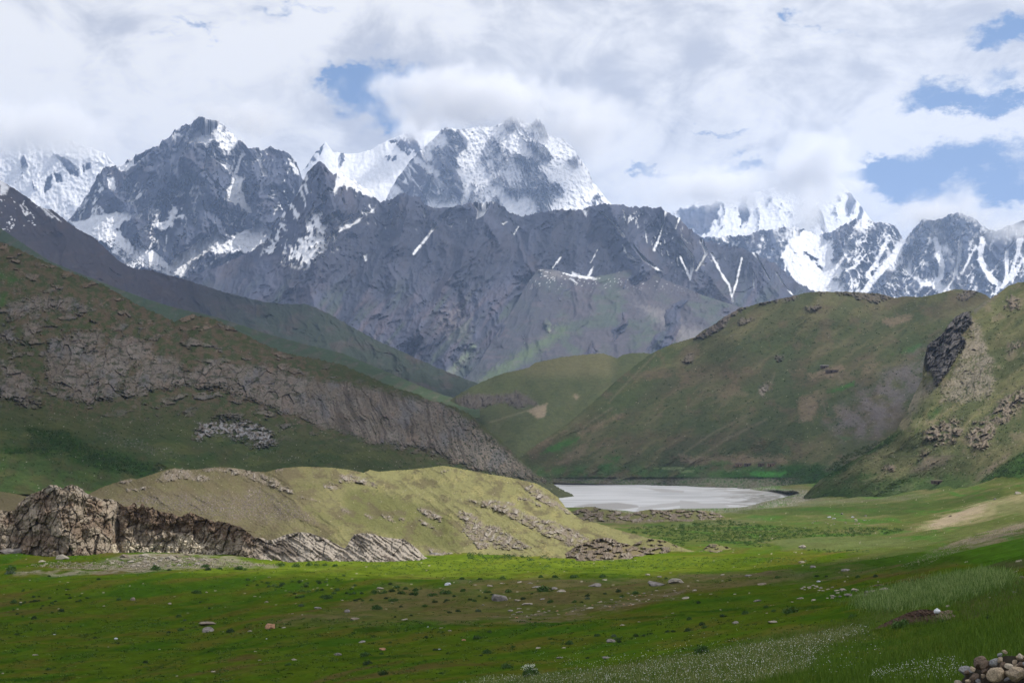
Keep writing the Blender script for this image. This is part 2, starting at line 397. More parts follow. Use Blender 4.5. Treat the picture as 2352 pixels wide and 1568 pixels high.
# right serrated range striped with snow
def sn_f(vx, vy, s, R, f1, f2, c2, fine, w):
    v = 0.31+ss(fine+.5*(c2-.5)+.5*(f2-.5), .2, .75)*.25
    st = ridged((vx+0.55*vy+6*fine)/13, (vy-.4*vx)/55, 4, 131); st2 = ridged((vx-.45*vy+6*fine)/15, (vy+.4*vx)/55, 4, 133)
    band = ss(vx, 1870, 1960)
    v = v+band*(ss(st2, .42, .8)*.4*(vx < 2090)+ss(st, .45, .8)*.45*ss(fbm(vx/40, vy/40, 2, 3), -.3, .2))
    for p in (Z3([(620,1480),(660,1450),(700,1500),(760,1560),(900,1570),(960,1640),(980,1700),(840,1760),(700,1720),(620,1600)]),
              Z6([(620,90),(680,60),(730,90),(800,130),(880,110),(950,130),(980,180),(880,260),(740,265),(650,180)]),
              Z6([(660,0),(910,0),(900,60),(940,150),(860,100),(820,70),(760,50),(700,60),(640,80)]),
              Z6([(1490,220),(1520,240),(1600,280),(1640,270),(1690,300),(1560,320),(1480,260)]), Z6([(1930,270),(1990,200),(2060,130),(2040,200),(1980,260),(1900,330),(1880,330)]),
              Z3([(690,1290),(760,1300),(850,1400),(850,1500),(700,1480),(640,1440),(640,1350)])):
        v = v+poly(vx, vy, p, 4, w*2.2)*.8
    v = v-poly(vx, vy, Z6([(720,60),(850,110),(870,200),(800,160),(740,110)]), 4, w*2)*ss(c2, .2, .5)*.8
    for p, wd in ((Z6([(1340,0),(1290,100),(1180,220),(1110,310)]), 16), (Z6([(1250,0),(1180,140),(1130,200),(1160,260)]), 9), (Z6([(1540,0),(1580,160),(1570,230),(1540,250)]), 12),
                  (Z6([(1820,0),(1810,120),(1880,240),(1930,270)]), 15), (Z6([(1690,0),(1680,120),(1650,230),(1620,280)]), 6), (Z6([(1780,40),(1700,200)]), 5), (Z6([(1970,60),(1970,200)]), 8),
                  (Z6([(1390,60),(1380,200),(1480,270)]), 7), (Z6([(1000,0),(1000,90),(940,170)]), 5), (Z6([(2060,0),(2010,150),(1990,220)]), 9), (Z6([(1120,90),(1040,170),(960,160)]), 6), (Z6([(900,260),(1000,300),(960,310)]), 7)):
        v = v+stroke(vx, vy, p, wd*.8, 2.5, w*.8)*.9
    return v
mountain('mountain', [(1500,560),(1560,542),(1620,545),(1690,541),(1720,538),(1750,528),(1790,524),(1830,520),(1880,540),(1905,532),(1930,520),(1960,503),(1990,505),(2010,510),(2040,512),(2060,522),(2073,545),(2082,548),(2100,520),(2125,500),(2150,506),(2180,492),(2200,488),(2230,496),(2260,520),(2290,530),(2330,512),(2352,508),(2420,480),(2620,500)], [(1500,730),(2620,730)], [(1500,12200),(2620,11800)], [(1500,10200),(2620,10200)], 420, 75, 53, sn_f, x0=1500, x1=2620, rows=200, jag=(7, 18), squash=2.2, rock=np.array([0.055, 0.062, 0.078]),
         ridges=[(Z3([(1380,1230),(1300,1400),(1180,1560),(1130,1700)]), 40, 300), (Z3([(1510,1200),(1540,1400),(1480,1700)]), 45, 260), (Z3([(980,1230),(940,1400),(880,1600)]), 40, 240)])
# left pyramid massif with the two glaciers
GLAC = [Z1([(380,1235),(450,1242),(540,1208),(620,1195),(690,1188),(760,1195),(700,1240),(650,1285),(700,1330),(740,1370),(800,1378),(860,1405),(945,1478),(975,1450),(962,1380),(985,1430),(1040,1405),(1090,1370),(1180,1325),(1205,1255),(1230,1310),(1280,1352),(1350,1300),(1420,1270),(1440,1222),(1480,1262),(1510,1270),(1525,1300),(1450,1380),(1400,1428),(1340,1400),(1260,1420),(1170,1400),(1080,1460),(1030,1540),(960,1548),(850,1502),(740,1498),(640,1420),(580,1350),(470,1322)])]
def sn_g(vx, vy, s, R, f1, f2, c2, fine, w):
    v = 0.02+ss(fine+.6*(c2-.5)+.4*(f2-.5), .45, .95)*.42
    v = v+ss(fine+.5*(c2-.5)+.5*(.5-R), .12, .5)*.25+ss(ridged((vx+.5*vy)/30, (vy-.5*vx)/46, 5, 145)+.25*fine, .62, .85)*.5
    for g in GLAC: v = v+poly(vx, vy, g, 3, w*1.0)*1.2
    for p in (Z1([(880,1190),(850,1280),(905,1295),(960,1260),(995,1170),(970,1160),(940,1235),(890,1245)]),
              Z1([(1280,1040),(1320,985),(1365,985),(1350,1060),(1380,1120),(1425,1200),(1380,1190),(1335,1140),(1265,1130)]),
              Z1([(1060,770),(1110,700),(1150,665),(1230,680),(1290,740),(1335,790),(1280,850),(1210,780),(1150,800),(1090,790)]),
              Z1([(630,940),(700,905),(760,880),(850,828),(875,825),(800,890),(700,965)]),
              Z1([(1605,870),(1650,930),(1692,990),(1660,980),(1620,925)]), Z1([(840,1120),(950,1095),(910,1120)]), Z1([(970,1100),(1075,1060),(1000,1100)]), Z1([(965,1030),(1000,1030),(990,1060)]),
              Z1([(1470,950),(1500,980),(1500,1010)]), Z1([(1480,1070),(1540,1110),(1500,1100)]), Z1([(740,1130),(800,1060),(815,1040),(790,1100)]), Z1([(1150,770),(1190,780),(1170,810)]), Z1([(1210,870),(1290,930),(1260,950)]), Z1([(600,990),(650,990),(640,1060),(610,1050)]), Z1([(535,1070),(575,1050),(560,1080)])):
        v = v+poly(vx, vy, p, 3, w*1.5)*.9
    top = ss(560-vy, 150, 290)
    v = v+top*ss(ridged((vx-.5*vy)/14, vy/40, 4, 141), .45, .8)*.5*ss(vx, 330, 480)
    for p, wd in ((Z1([(1360,860),(1310,980),(1280,1080),(1220,1180)]), 5), (Z1([(1160,860),(1150,940),(1180,1000),(1240,1050)]), 4), (Z1([(1370,1030),(1400,1090)]), 4), (Z1([(1440,840),(1460,920),(1500,990)]), 3), (Z1([(975,1370),(980,1420)]), 4), (Z1([(1205,1240),(1215,1300)]), 4), (Z1([(1560,1220),(1500,1300)]), 4), (Z1([(980,740),(985,830)]), 3), (Z1([(1210,890),(1290,960)]), 5)):
        v = v+stroke(vx, vy, p, wd, 2, w*.7)*.75
    # debris covered ice along the lower glacier
    ice = poly(vx, vy, Z1([(580,1350),(640,1340),(700,1400),(800,1450),(900,1480),(1010,1545),(850,1502),(740,1498),(640,1420)]), 3)
    v = v-ice*ss(ridged(vx/9, (vy-.6*vx)/4, 3, 151), .35, .7)*.9
    return v
mountain('mountain', [(100,560),(158,503),(185,470),(205,440),(225,400),(245,382),(270,382),(290,370),(318,352),(345,343),(365,332),(372,322),(388,318),(400,300),(420,286),(440,284),(455,268),(470,270),(490,277),(505,277),(525,298),(545,318),(556,323),(570,340),(590,336),(598,345),(620,337),(640,345),(665,352),(680,372),(690,398),(705,430),(760,520)], [(100,700),(760,720)], [(100,11500),(460,11500),(760,10800)], [(100,9300),(760,9300)], 560, 120, 61, sn_g, x0=100, x1=760, rows=250, step=1.6, jag=(7, 20), squash=1.7,
         ridges=[(Z1([(1150,660),(1000,900),(860,1150),(740,1350)]), 60, 330), (Z1([(1150,660),(1200,860),(1180,1080),(1000,1430)]), 70, 380), (Z1([(1390,820),(1450,1050),(1440,1220)]), 50, 300), (Z1([(900,800),(700,1000),(560,1200)]), 45, 240)])
# central brown mountain
def sn_h(vx, vy, s, R, f1, f2, c2, fine, w):
    hi = ss(620-vy, 0, 170)
    v = 0.0+ss(fine+.5*(c2-.5)+.7*(.45-R), .42, .8)*.75*hi*ss(1150-vx+400*(vx > 1350), -100, 100)
    sub = poly(vx, vy, [(690,390),(735,365),(780,390),(830,425),(875,465),(840,520),(800,560),(700,620),(600,600),(610,545)], 20)
    v = v+sub*(ss(fine+.4*(c2-.5)+.9*(.5-R), .0, .5)*.85)
    for p in ([(770,385),(800,398),(830,418),(862,455),(845,452),(815,432),(790,420),(775,405)], [(735,378),(728,400),(712,430),(722,405)], Z1([(1880,980),(1960,900),(2000,960),(1990,1010),(1900,1050),(1870,1110)]), Z2([(0,950),(60,970),(150,1040),(220,1110),(170,1080),(100,1060),(30,1040)]),
              Z2([(0,1260),(40,1230),(70,1240),(120,1200),(110,1240),(60,1270),(0,1300)]), Z2([(740,1140),(830,1130),(840,1150),(790,1220),(765,1225),(770,1180)]), Z2([(890,1245),(940,1240),(915,1265)]),
              Z2([(1300,1520),(1380,1540),(1420,1490),(1400,1550),(1440,1560),(1300,1565)]), Z2([(1110,1510),(1170,1520),(1130,1525)]), Z2([(130,1430),(155,1420),(155,1460),(140,1465)]), Z2([(1360,1180),(1390,1170),(1380,1220)]), Z2([(610,1260),(640,1245),(625,1275)]), Z2([(1580,1370),(1610,1420),(1650,1445),(1610,1440)]), Z2([(1610,1455),(1680,1475),(1640,1475)]), Z2([(1640,1370),(1700,1440),(1810,1525),(1780,1515),(1690,1450)]), Z2([(160,1190),(210,1130),(190,1190)])):
        v = v+poly(vx, vy, p, 2.5, w*.8)*.9
    for p, wd in ((Z2([(535,1262),(480,1340),(412,1420)]), 6), (Z2([(998,1270),(975,1310)]), 4), (Z2([(1460,1190),(1520,1240),(1590,1320)]), 5), (Z2([(470,1170),(475,1220)]), 4), (Z2([(1440,1400),(1405,1470)]), 2), (Z2([(1235,1440),(1190,1500)]), 4), (Z2([(1830,1160),(1800,1290),(1760,1400)]), 5), (Z2([(1920,1170),(1880,1280)]), 4),
                  (Z6([(190,80),(240,190),(300,280),(320,370)]), 5), (Z6([(370,110),(340,260),(320,330)]), 4), (Z6([(430,60),(480,130),(540,240)]), 3), (Z6([(0,100),(60,230)]), 6), (Z6([(130,0),(160,80),(100,180)]), 6), (Z6([(0,10),(80,110),(60,240)]), 6), (Z6([(580,200),(640,290),(680,330)]), 3), (Z6([(440,180),(445,290)]), 3), (Z2([(1710,1290),(1720,1360)]), 3)):
        v = v+stroke(vx, vy, p, wd, 1.8, w*.6)*.85
    v = v+poly(vx, vy, [(1400,470),(1520,478),(1580,510),(1640,560),(1700,600),(1560,640),(1480,570)], 20)*ss(ridged((vx-.3*vy)/16, vy/50, 3, 161)+.3*fine, .5, .85)*.45
    return v
def tint_h(c, vx, vy, s, R, fine):
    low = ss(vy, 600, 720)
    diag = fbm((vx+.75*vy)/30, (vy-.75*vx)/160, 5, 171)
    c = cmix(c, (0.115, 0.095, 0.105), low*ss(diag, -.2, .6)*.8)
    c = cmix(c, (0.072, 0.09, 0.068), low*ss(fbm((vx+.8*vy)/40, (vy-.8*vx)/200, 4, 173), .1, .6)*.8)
    for p, wd, k in ((Z5([(1350,500),(1200,600),(1000,740),(830,850)]), 22, .8), (Z5([(800,640),(720,740),(660,800)]), 10, .6), (Z5([(1130,600),(1000,700)]), 7, .5)):
        c = cmix(c, (0.20, 0.25, 0.14), stroke(vx, vy, p, wd, 8, fine*6)*k)
    c = cmix(c, (0.22, 0.185, 0.18), poly(vx, vy, Z5([(1200,560),(1400,500),(1480,560),(1460,640),(1250,720),(1180,640)]), 14, fine*14)*ss(fine, -.3, .4)*.7)
    c = cmix(c, (0.20, 0.18, 0.17), poly(vx, vy, Z5([(640,380),(800,420),(760,560),(640,600),(600,500)]), 20, fine*14)*ss(fine, -.1, .5)*.6)
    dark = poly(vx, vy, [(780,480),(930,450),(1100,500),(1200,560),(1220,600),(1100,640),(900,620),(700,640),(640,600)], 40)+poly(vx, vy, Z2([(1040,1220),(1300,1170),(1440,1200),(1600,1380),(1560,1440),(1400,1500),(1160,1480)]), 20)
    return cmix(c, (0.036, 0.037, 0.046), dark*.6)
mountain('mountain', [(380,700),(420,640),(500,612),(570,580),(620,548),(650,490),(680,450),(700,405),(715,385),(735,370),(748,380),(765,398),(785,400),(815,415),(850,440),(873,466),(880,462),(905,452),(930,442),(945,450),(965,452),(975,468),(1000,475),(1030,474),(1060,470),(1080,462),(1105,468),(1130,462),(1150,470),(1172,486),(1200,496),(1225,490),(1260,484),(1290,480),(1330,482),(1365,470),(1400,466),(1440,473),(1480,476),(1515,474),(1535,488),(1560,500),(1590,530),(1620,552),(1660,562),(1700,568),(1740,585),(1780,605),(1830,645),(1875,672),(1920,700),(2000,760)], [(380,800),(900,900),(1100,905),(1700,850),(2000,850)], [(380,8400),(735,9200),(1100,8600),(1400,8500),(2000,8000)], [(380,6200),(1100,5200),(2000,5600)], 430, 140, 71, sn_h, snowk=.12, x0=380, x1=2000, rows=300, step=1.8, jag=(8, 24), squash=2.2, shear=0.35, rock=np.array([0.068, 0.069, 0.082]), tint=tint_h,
         ridges=[([(735,372),(760,480),(720,600),(620,700)], 60, 350), ([(930,442),(900,560),(820,700),(760,760)], 70, 380), ([(1130,462),(1060,600),(960,760)], 80, 380), ([(1280,480),(1260,560),(1230,610)], 60, 300), ([(1400,466),(1430,540),(1480,610)], 50, 260), ([(1520,474),(1600,600),(1680,690)], 45, 280), ([(1740,585),(1760,640),(1800,690)], 40, 220)])
# grassy shoulder in front of it
def fn_sh(vx, vy, s, d):
    R, f1, f2, c2, fine, wx = mfields(vx, vy, 90, 83, 1.5, .3)
    off = -110*(R-.4)-10*(f1-.5)-4*(f2-.5)-6*fine
    c = np.ones(vx.shape+(3,))*np.array([0.088, 0.082, 0.09])
    c = cmix(c, (0.078, 0.10, 0.070), ss(fbm(vx/80, vy/40, 5, 85), -.1, .45)*.8)
    c = cmix(c, ROCKB*.95, ss(1330-vx-.35*(vy-620)+fine*20, -40, 90)*.8)
    c = cmix(c, (0.10, 0.135, 0.065), stroke(vx, vy, [(1290,760),(1200,820),(1110,878)], 26, 12, fine*9)*.8)
    c = cmix(c, (0.19, 0.175, 0.17), poly(vx, vy, Z5([(1780,380),(1950,420),(2075,520),(2300,560),(2150,640),(2040,620),(1960,520),(1850,440)]), 14, fine*16)*.85)
    c = cmix(c, (0.125, 0.105, 0.115), ss(fbm((vx-.3*vy)/50, vy/14, 4, 87), .1, .6)*.5)
    c = cmix(c, (0.22, 0.2, 0.19), poly(vx, vy, Z5([(1200,180),(1320,190),(1400,240),(1240,220)]), 6, fine*5)*.6)
    c = cmix(c, SNOW, np.clip(poly(vx, vy, Z5([(1320,190),(1400,205),(1440,200),(1480,215),(1560,235),(1480,235),(1380,215)]), 2, fine*3)+stroke(vx, vy, Z5([(1390,232),(1430,262)]), 3, 1.5, fine)+poly(vx, vy, Z5([(1200,175),(1225,178),(1222,182),(1200,180)]), 1.5, fine)+(fbm(vx/5, vy/2.5, 2, 89) > .72)*ss(680-vy, 0, 40), 0, 1))
    return off, c
sheet('mountain', 1050, 1800, 2.0, 170, [(1050,890),(1100,832),(1150,752),(1190,690),(1212,650),(1235,620),(1270,618),(1310,630),(1360,636),(1400,630),(1450,618),(1500,632),(1560,655),(1620,680),(1690,702),(1800,740)], [(1050,900),(1100,905),(1500,890),(1800,870)], [(1050,7100),(1800,6900)], [(1050,5000),(1800,5000)], M_far, fn_sh, prof=.8, cref=[(1050,640),(1800,690)], jag=jagged(2, 20, 5))

# ------------------------------------------------------------------ middle ridges on the left
def fn_l4(vx, vy, s, d):
    R, f1, f2, c2, fine, wx = mfields(vx, vy, 130, 101, 1.6, -.4)
    off = -170*(R-.4)-10*(f1-.5)-4*(f2-.5)-4*fine
    c = np.ones(vx.shape+(3,))*np.array([0.052, 0.045, 0.048])
    c = cmix(c, (0.040, 0.055, 0.037), ss(vx+.5*vy, 700, 1000)*.8)
    c = cmix(c, (0.072, 0.056, 0.052), ss(fbm((vx-.6*vy)/60, vy/30, 4, 103), 0, .6)*.6)
    c = cmix(c, (0.10, 0.09, 0.088), ss(fbm((vx-.6*vy)/30, vy/12, 4, 105), .35, .8)*.4)
    hi = ss(190-vx, 0, 190)*ss(560-vy, 0, 60)
    sn = (ss(fine+.5*(c2-.5)+.5*(f2-.5), .3, .8)*hi > .45)*1.0
    sn = np.maximum(sn, stroke(vx, vy, Z1([(215,1140),(250,1180),(290,1215)]), 5, 2, fine*3)); sn = np.maximum(sn, poly(vx, vy, Z1([(0,995),(30,1020),(50,1050),(30,1090),(0,1085)]), 3, fine*5))
    sn = np.maximum(sn, stroke(vx, vy, Z1([(120,1075),(160,1090),(200,1120),(270,1180),(340,1240)]), 1.6, 1.5, fine*2.2)); sn = np.maximum(sn, stroke(vx, vy, Z1([(115,1150),(135,1180)]), 3, 1.5, fine))
    return off, cmix(c, SNOW, sn*.9)
M_mid = terrain_mat('hazy_ridge_slope', 0.03, bump=0.5, dist=8.0, var=0.28, fine=5.0)
sheet('mountain', -260, 1120, 2.0, 220, [(-260,330),(-60,395),(0,412),(20,425),(45,442),(60,452),(90,474),(120,482),(150,505),(180,527),(215,545),(240,568),(270,596),(295,612),(325,620),(350,620),(380,630),(425,641),(480,660),(530,674),(570,684),(610,694),(660,698),(700,698),(730,708),(760,722),(800,746),(840,768),(870,784),(910,800),(960,824),(1000,842),(1050,862),(1097,880),(1120,905)], [(-260,700),(400,860),(800,930),(1120,950)], [(-260,6600),(300,5600),(700,4400),(1120,3300)], [(-260,4400),(700,3000),(1120,2600)], M_mid, fn_l4, prof=.9, jag=jagged(3, 16, 7))
def fn_l3(vx, vy, s, d):
    R, f1, f2, c2, fine, wx = mfields(vx, vy, 150, 111, 1.2, -.3)
    off = -60*(R-.4)-2*fine
    c = np.ones(vx.shape+(3,))*np.array([0.05, 0.072, 0.038])
    c = cmix(c, (0.08, 0.072, 0.055), ss(fbm((vx-.6*vy)/60, (vy+.4*vx)/18, 4, 113), 0, .6)*.7)
    return off, cmix(c, (0.12, 0.11, 0.09), ss(fbm((vx-.6*vy)/22, (vy+.4*vx)/7, 4, 115), .35, .8)*.5)
sheet('hill', -260, 1100, 2.2, 120, [(-260,420),(0,523),(57,562),(114,600),(190,631),(267,661),(328,684),(400,706),(495,728),(560,748),(610,766),(700,790),(790,812),(880,850),(960,884),(1020,908),(1060,918),(1100,925)], [(-260,760),(400,840),(800,900),(1000,950),(1100,960)], [(-260,3400),(1100,2400)], [(-260,2400),(1100,1900)], M_mid, fn_l3, prof=.9, jag=jagged(1.2, 18, 8))
# ------------------------------------------------------------------ near hills
GRASS = np.array([0.048, 0.060, 0.026]); GRASSD = np.array([0.024, 0.040, 0.015]); OLIVE = np.array([0.076, 0.071, 0.036]); TAN = np.array([0.17, 0.14, 0.095])
ROCKW = np.array([0.145, 0.125, 0.108]); REDR = np.array([0.190, 0.128, 0.092]); LUSH = np.array([0.03, 0.085, 0.018])
M_hill = terrain_mat('hill_grass_and_rock', 0.12, bump=0.6, dist=1.2, var=0.42, fine=5.0)
def rockrel(vx, vy, k, seed, ang=0.0, asp=2.0):
    """fractured rock: bedding blocks along a direction"""
    ca, sa_ = math.cos(ang), math.sin(ang)
    x = vx+5*fbm(vx/30, vy/30, 3, seed+20); y = vy+5*fbm(vx/30, vy/30, 3, seed+21)
    u = (x*ca+y*sa_)/k; v = (-x*sa_+y*ca)/(k*asp)
    f1, e, h, r = cells(u, v, seed); f1b, eb, hb, rb = cells(u*2.7, v*2.2, seed+3)
    return h+.35*hb-0.5*ss(0.10-e, 0, .1)-.2*ss(.12-eb, 0, .12), r, np.clip(ss(.09-e, 0, .09)*.7+ss(.1-eb, 0, .1)*.35, 0, 1)
def base_hill(vx, vy, seed, wl=160, shear=0):
    big = fbm((vx+shear*vy)/wl, vy/wl*1.3, 3, seed, gain=.33); mid = fbm((vx+.25*shear*vy)/38, vy/30, 5, seed+3); fine = fbm(vx/5.5, vy/4, 4, seed+5, gain=.6)
    return big, mid, fine
def scatter_tone(c, fine, mid):
    c = cmix(c, GRASSD, ss(mid, .1, .9)*.32); c = cmix(c, OLIVE, ss(-mid, .05, .8)*.4)
    c = cmix(c, GRASSD*.6, ss(fine, .55, .95)*.6); return cmix(c, TAN, ss(-fine, .62, 1.0)*.55)

# long rocky hill on the left, in cloud shade
def fn_l2(vx, vy, s, d):
    big, mid, fine = base_hill(vx, vy, 201, 170, -.3)
    off = -26*big-2.6*mid-.9*fine-5*ridged((vx*.5-vy*.86)/70+.1*mid, (vy*.5+vx*.86)/240, 4, 271)*ss(vy, 700, 900)
    c = scatter_tone(np.ones(vx.shape+(3,))*GRASS, fine, mid)
    w = fine*5+mid*7
    crest = pl([(-260,400),(0,555),(240,655),(370,722),(480,735),(700,820),(900,890),(1080,955),(1200,1060),(1320,1140)], vx)
    dist = vy-crest
    band = ss(62+w*2.5-dist, 0, 30)*ss(720-vx, 0, 90)
    R1, r1, cr1 = rockrel(vx, vy, 24, 211, .35, 1.5)
    A = np.zeros(vx.shape)
    for p in (Z4([(40,480),(40,400),(120,365),(240,345),(380,355),(480,385),(530,412),(420,432),(330,420),(250,430),(140,465)]),
              Z4([(290,600),(420,560),(600,545),(635,640),(690,590),(740,580),(890,610),(915,680),(860,740),(770,800),(740,860),(680,950),(580,978),(430,965),(350,940),(355,880),(290,860),(280,700)]),
              Z4([(130,520),(280,470),(250,520),(180,590),(140,612)]), Z4([(0,560),(60,550),(140,620),(60,620),(0,600)]),
              Z4([(0,720),(100,780),(280,885),(260,920),(170,905),(240,1000),(150,1005),(60,960),(0,950)]),
              Z4([(900,700),(1040,690),(1110,780),(1350,745),(1600,765),(1850,835),(2075,870)])[:-1]+Z5([(0,865),(200,890),(400,940),(600,985),(700,1030),(850,1130),(1000,1270),(1130,1380),(1240,1450),(1100,1450),(900,1405),(800,1365),(600,1300),(480,1250),(330,1235),(200,1225),(60,1170)])+Z4([(1900,1110),(1780,1050),(1600,1010),(1500,950),(1400,915),(1150,875),(1000,880),(900,905),(760,965),(700,950),(760,860)])):
        A = np.maximum(A, poly(vx, vy, p, 8, w*1.5))
    E = poly(vx, vy, Z4([(1200,1100),(1350,1085),(1500,1100),(1590,1130),(1670,1165),(1650,1235),(1560,1240),(1480,1215),(1400,1190),(1330,1180),(1160,1190)]), 6, w*2.0)*ss(fbm(vx/13, vy/8, 4, 266)+.45, .0, .3)
    spots_ = ss(fbm(vx/52, vy/20, 4, 264)+.10*fine, .22, .45)*np.clip(ss(230-dist+w*4, 0, 120)*ss(820-vx, 0, 250)+poly(vx, vy, [(0,700),(260,700),(460,800),(700,830),(1000,930),(1150,1040),(1060,1080),(800,1010),(560,960),(380,950),(180,960),(0,930)], 40, w*3), 0, 1)*.75
    gull = ss(ridged(vx/34, vy/22, 4, 221), .5, .8)*.8
    rock = np.clip(np.maximum(spots_*(1-E), np.maximum(A*(1-.55*gull*ss(700-vx, 0, 200)), E), band*ss(fbm(vx/44, vy/18, 4, 223)+.42, -.1, .3)), 0, 1)
    # bedding: steep parallel slabs in the right part
    slab = ss(vx, 620, 800)
    x = vx+4*fbm(vx/20, vy/20, 3, 230)+16*fbm(vx/120, vy/90, 3, 234)
    u = (x*.93-vy*.40)/7.0
    st = perlin(u, (x*.40+vy*.93)/160, 231)+.6*perlin(u*.43+3, (x*.4+vy*.93)/120, 242)+.5*perlin(u*2.3, (x*.4+vy*.93)/60, 232)
    Rv, rv, crv = rockrel(vx, vy, 13, 233, -.40, 6.0)
    relA = (R1*.8+.5*fbm(vx/40, vy/30, 4, 238))*(1-slab)+slab*(Rv*.35+.55*st+.4*fbm(vx/45, vy/45, 4, 239))
    off = off-rock*(3.0+6.0*relA)
    step = A*ss(fbm(vx/60, vy/60, 2, 240), -.5, .5)
    col = ROCKW*1.0
    rc = np.ones(vx.shape+(3,))*col
    rc = cmix(rc, REDR, np.clip(band*1.0+.35*ss(mid, 0, .6), 0, 1)*.8)
    rc = cmix(rc, (0.19, 0.17, 0.15), ss(r1+.4*fine, .5, 1.0)*.6)
    rc = cmix(rc, (0.10, 0.095, 0.09), slab*ss(st, 0, .5)*.5)
    rc = cmix(rc, (0.12, 0.10, 0.078), ss(fbm(vx/55, vy/40, 4, 236), -.1, .5)*.6); rc = cmix(rc, (0.11, 0.11, 0.118), ss(fbm(vx/48, vy/60, 4, 237), .1, .6)*.6)
    rc = cmix(rc, (0.04, 0.05, 0.025), ss(fbm(vx/24, vy/10, 5, 235), .2, .5)*.7*(1-slab))
    rc = cmix(rc, (0.05, 0.043, 0.036), np.clip(cr1*(1-slab)*.8+slab*ss(-st, .25, .55)*.8+crv*slab*.35, 0, 1)*.75)
    rc = cmix(rc, (0.27, 0.27, 0.28), E*ss(fbm(vx/9, vy/7, 3, 241)+.2, 0, .5)*.8)
    bro = np.clip(ss(210-dist+w*4, 0, 120)*ss(820-vx, 0, 250)*.75+poly(vx, vy, [(0,700),(260,700),(460,800),(700,830),(1000,930),(1150,1040),(1060,1080),(800,1010),(560,960),(380,950),(180,960),(0,930)], 40, w*3)*.6, 0, .85)
    c = cmix(c, (0.098, 0.072, 0.050), bro*ss(fbm(vx/18, vy/12, 5, 260)+.3*fine, -.35, .35)); c = cmix(c, (0.14, 0.115, 0.09), bro*ss(fine+.5*fbm(vx/12, vy/8, 3, 261), .45, .9)*.6)
    rc = rc*.96
    c = cmix(c, rc, rock*ss(fine+.6*mid+1.15, 0, .45))
    low = ss(vy-dist*0-pl([(-300,930),(300,960),(800,980),(1200,1100)], vx), -20, 60)*(1-rock)
    c = cmix(c, (0.075, 0.085, 0.032), low*ss(fbm(vx/90, vy/24, 4, 262), -.1, .45)*.65); c = cmix(c, (0.030, 0.052, 0.020), low*ss(fbm(vx/70, vy/20, 4, 263), .1, .5)*.6)
    # ledge plants growing over the slab, denser to the right
    c = cmix(c, (0.016, 0.028, 0.012), rock*ss(fbm(vx/4.5, vy/4.5, 3, 243)+.35*ss(vx, 900, 1150), .45, .75)*.85)
    c = cmix(c, (0.07, 0.066, 0.055), ss(vx, 1130, 1240)*ss(vy-.82*(vx-1100)-975, -60, 20)*.35)
    # dark thickets
    D = poly(vx, vy, Z4([(150,1135),(250,1150),(400,1150),(480,1220),(620,1270),(700,1280),(800,1310),(900,1350),(1000,1370),(980,1400),(860,1430),(640,1400),(500,1360),(400,1300),(200,1290),(0,1290),(0,1260),(180,1250),(300,1240)]), 10, w*1.2)
    c = cmix(c, LUSH*.45, D*(.45+.5*ss(fine, -.2, .3)))
    for p in (Z4([(0,200),(60,215),(100,240),(60,260),(0,240)]), Z4([(0,330),(40,320),(30,400),(0,410)])): c = cmix(c, LUSH, poly(vx, vy, p, 6, w)*.6)
    c = cmix(c, LUSH*.9+GRASS*.4, ss(vy, 985, 1090)*ss(700-vx, 0, 400)*.35*ss(mid, -.4, .3))
    # scree below the cliffs
    c = cmix(c, (0.12, 0.11, 0.10), poly(vx, vy, Z4([(600,1150),(780,1200),(960,1250),(1100,1300),(900,1280),(700,1220)]), 12, w*2)*ss(fine, -.1, .5)*.6)
    # little pale boulders on the slope
    _, e, _, r = cells(vx/9, vy/6, 251); f1, _, _, r2 = cells(vx/9, vy/6, 251)
    c = cmix(c, (0.30, 0.28, 0.25), (f1 < .11)*(r2 > .94)*ss(vy, 900, 960)*.9)
    return off, c
HL2 = sheet('hill', -300, 1345, 1.5, 420, [(-300,420),(-120,490),(0,555),(30,566),(60,580),(100,598),(150,620),(195,638),(240,655),(270,672),(300,690),(330,706),(370,722),(400,738),(418,728),(440,722),(470,726),(500,735),(530,750),(560,765),(590,782),(620,795),(650,808),(680,815),(700,818),(740,826),(790,838),(830,856),(880,878),(920,893),(960,905),(985,918),(1020,925),(1040,932),(1080,950),(1095,962),(1110,975),(1130,992),(1150,1010),(1175,1036),(1200,1060),(1220,1078),(1240,1092),(1260,1104),(1280,1116),(1300,1128),(1321,1141),(1345,1150)], [(-300,1130),(0,1132),(210,1140),(400,1150),(900,1165),(1200,1165),(1280,1160),(1321,1146),(1345,1155)], [(-300,1150),(0,1250),(600,1350),(1000,1400),(1345,1300)], [(-300,520),(0,540),(400,680),(900,980),(1200,1150),(1345,1290)], M_hill, fn_l2, prof=1.0, jag=jagged(5.5, 15, 9)).name

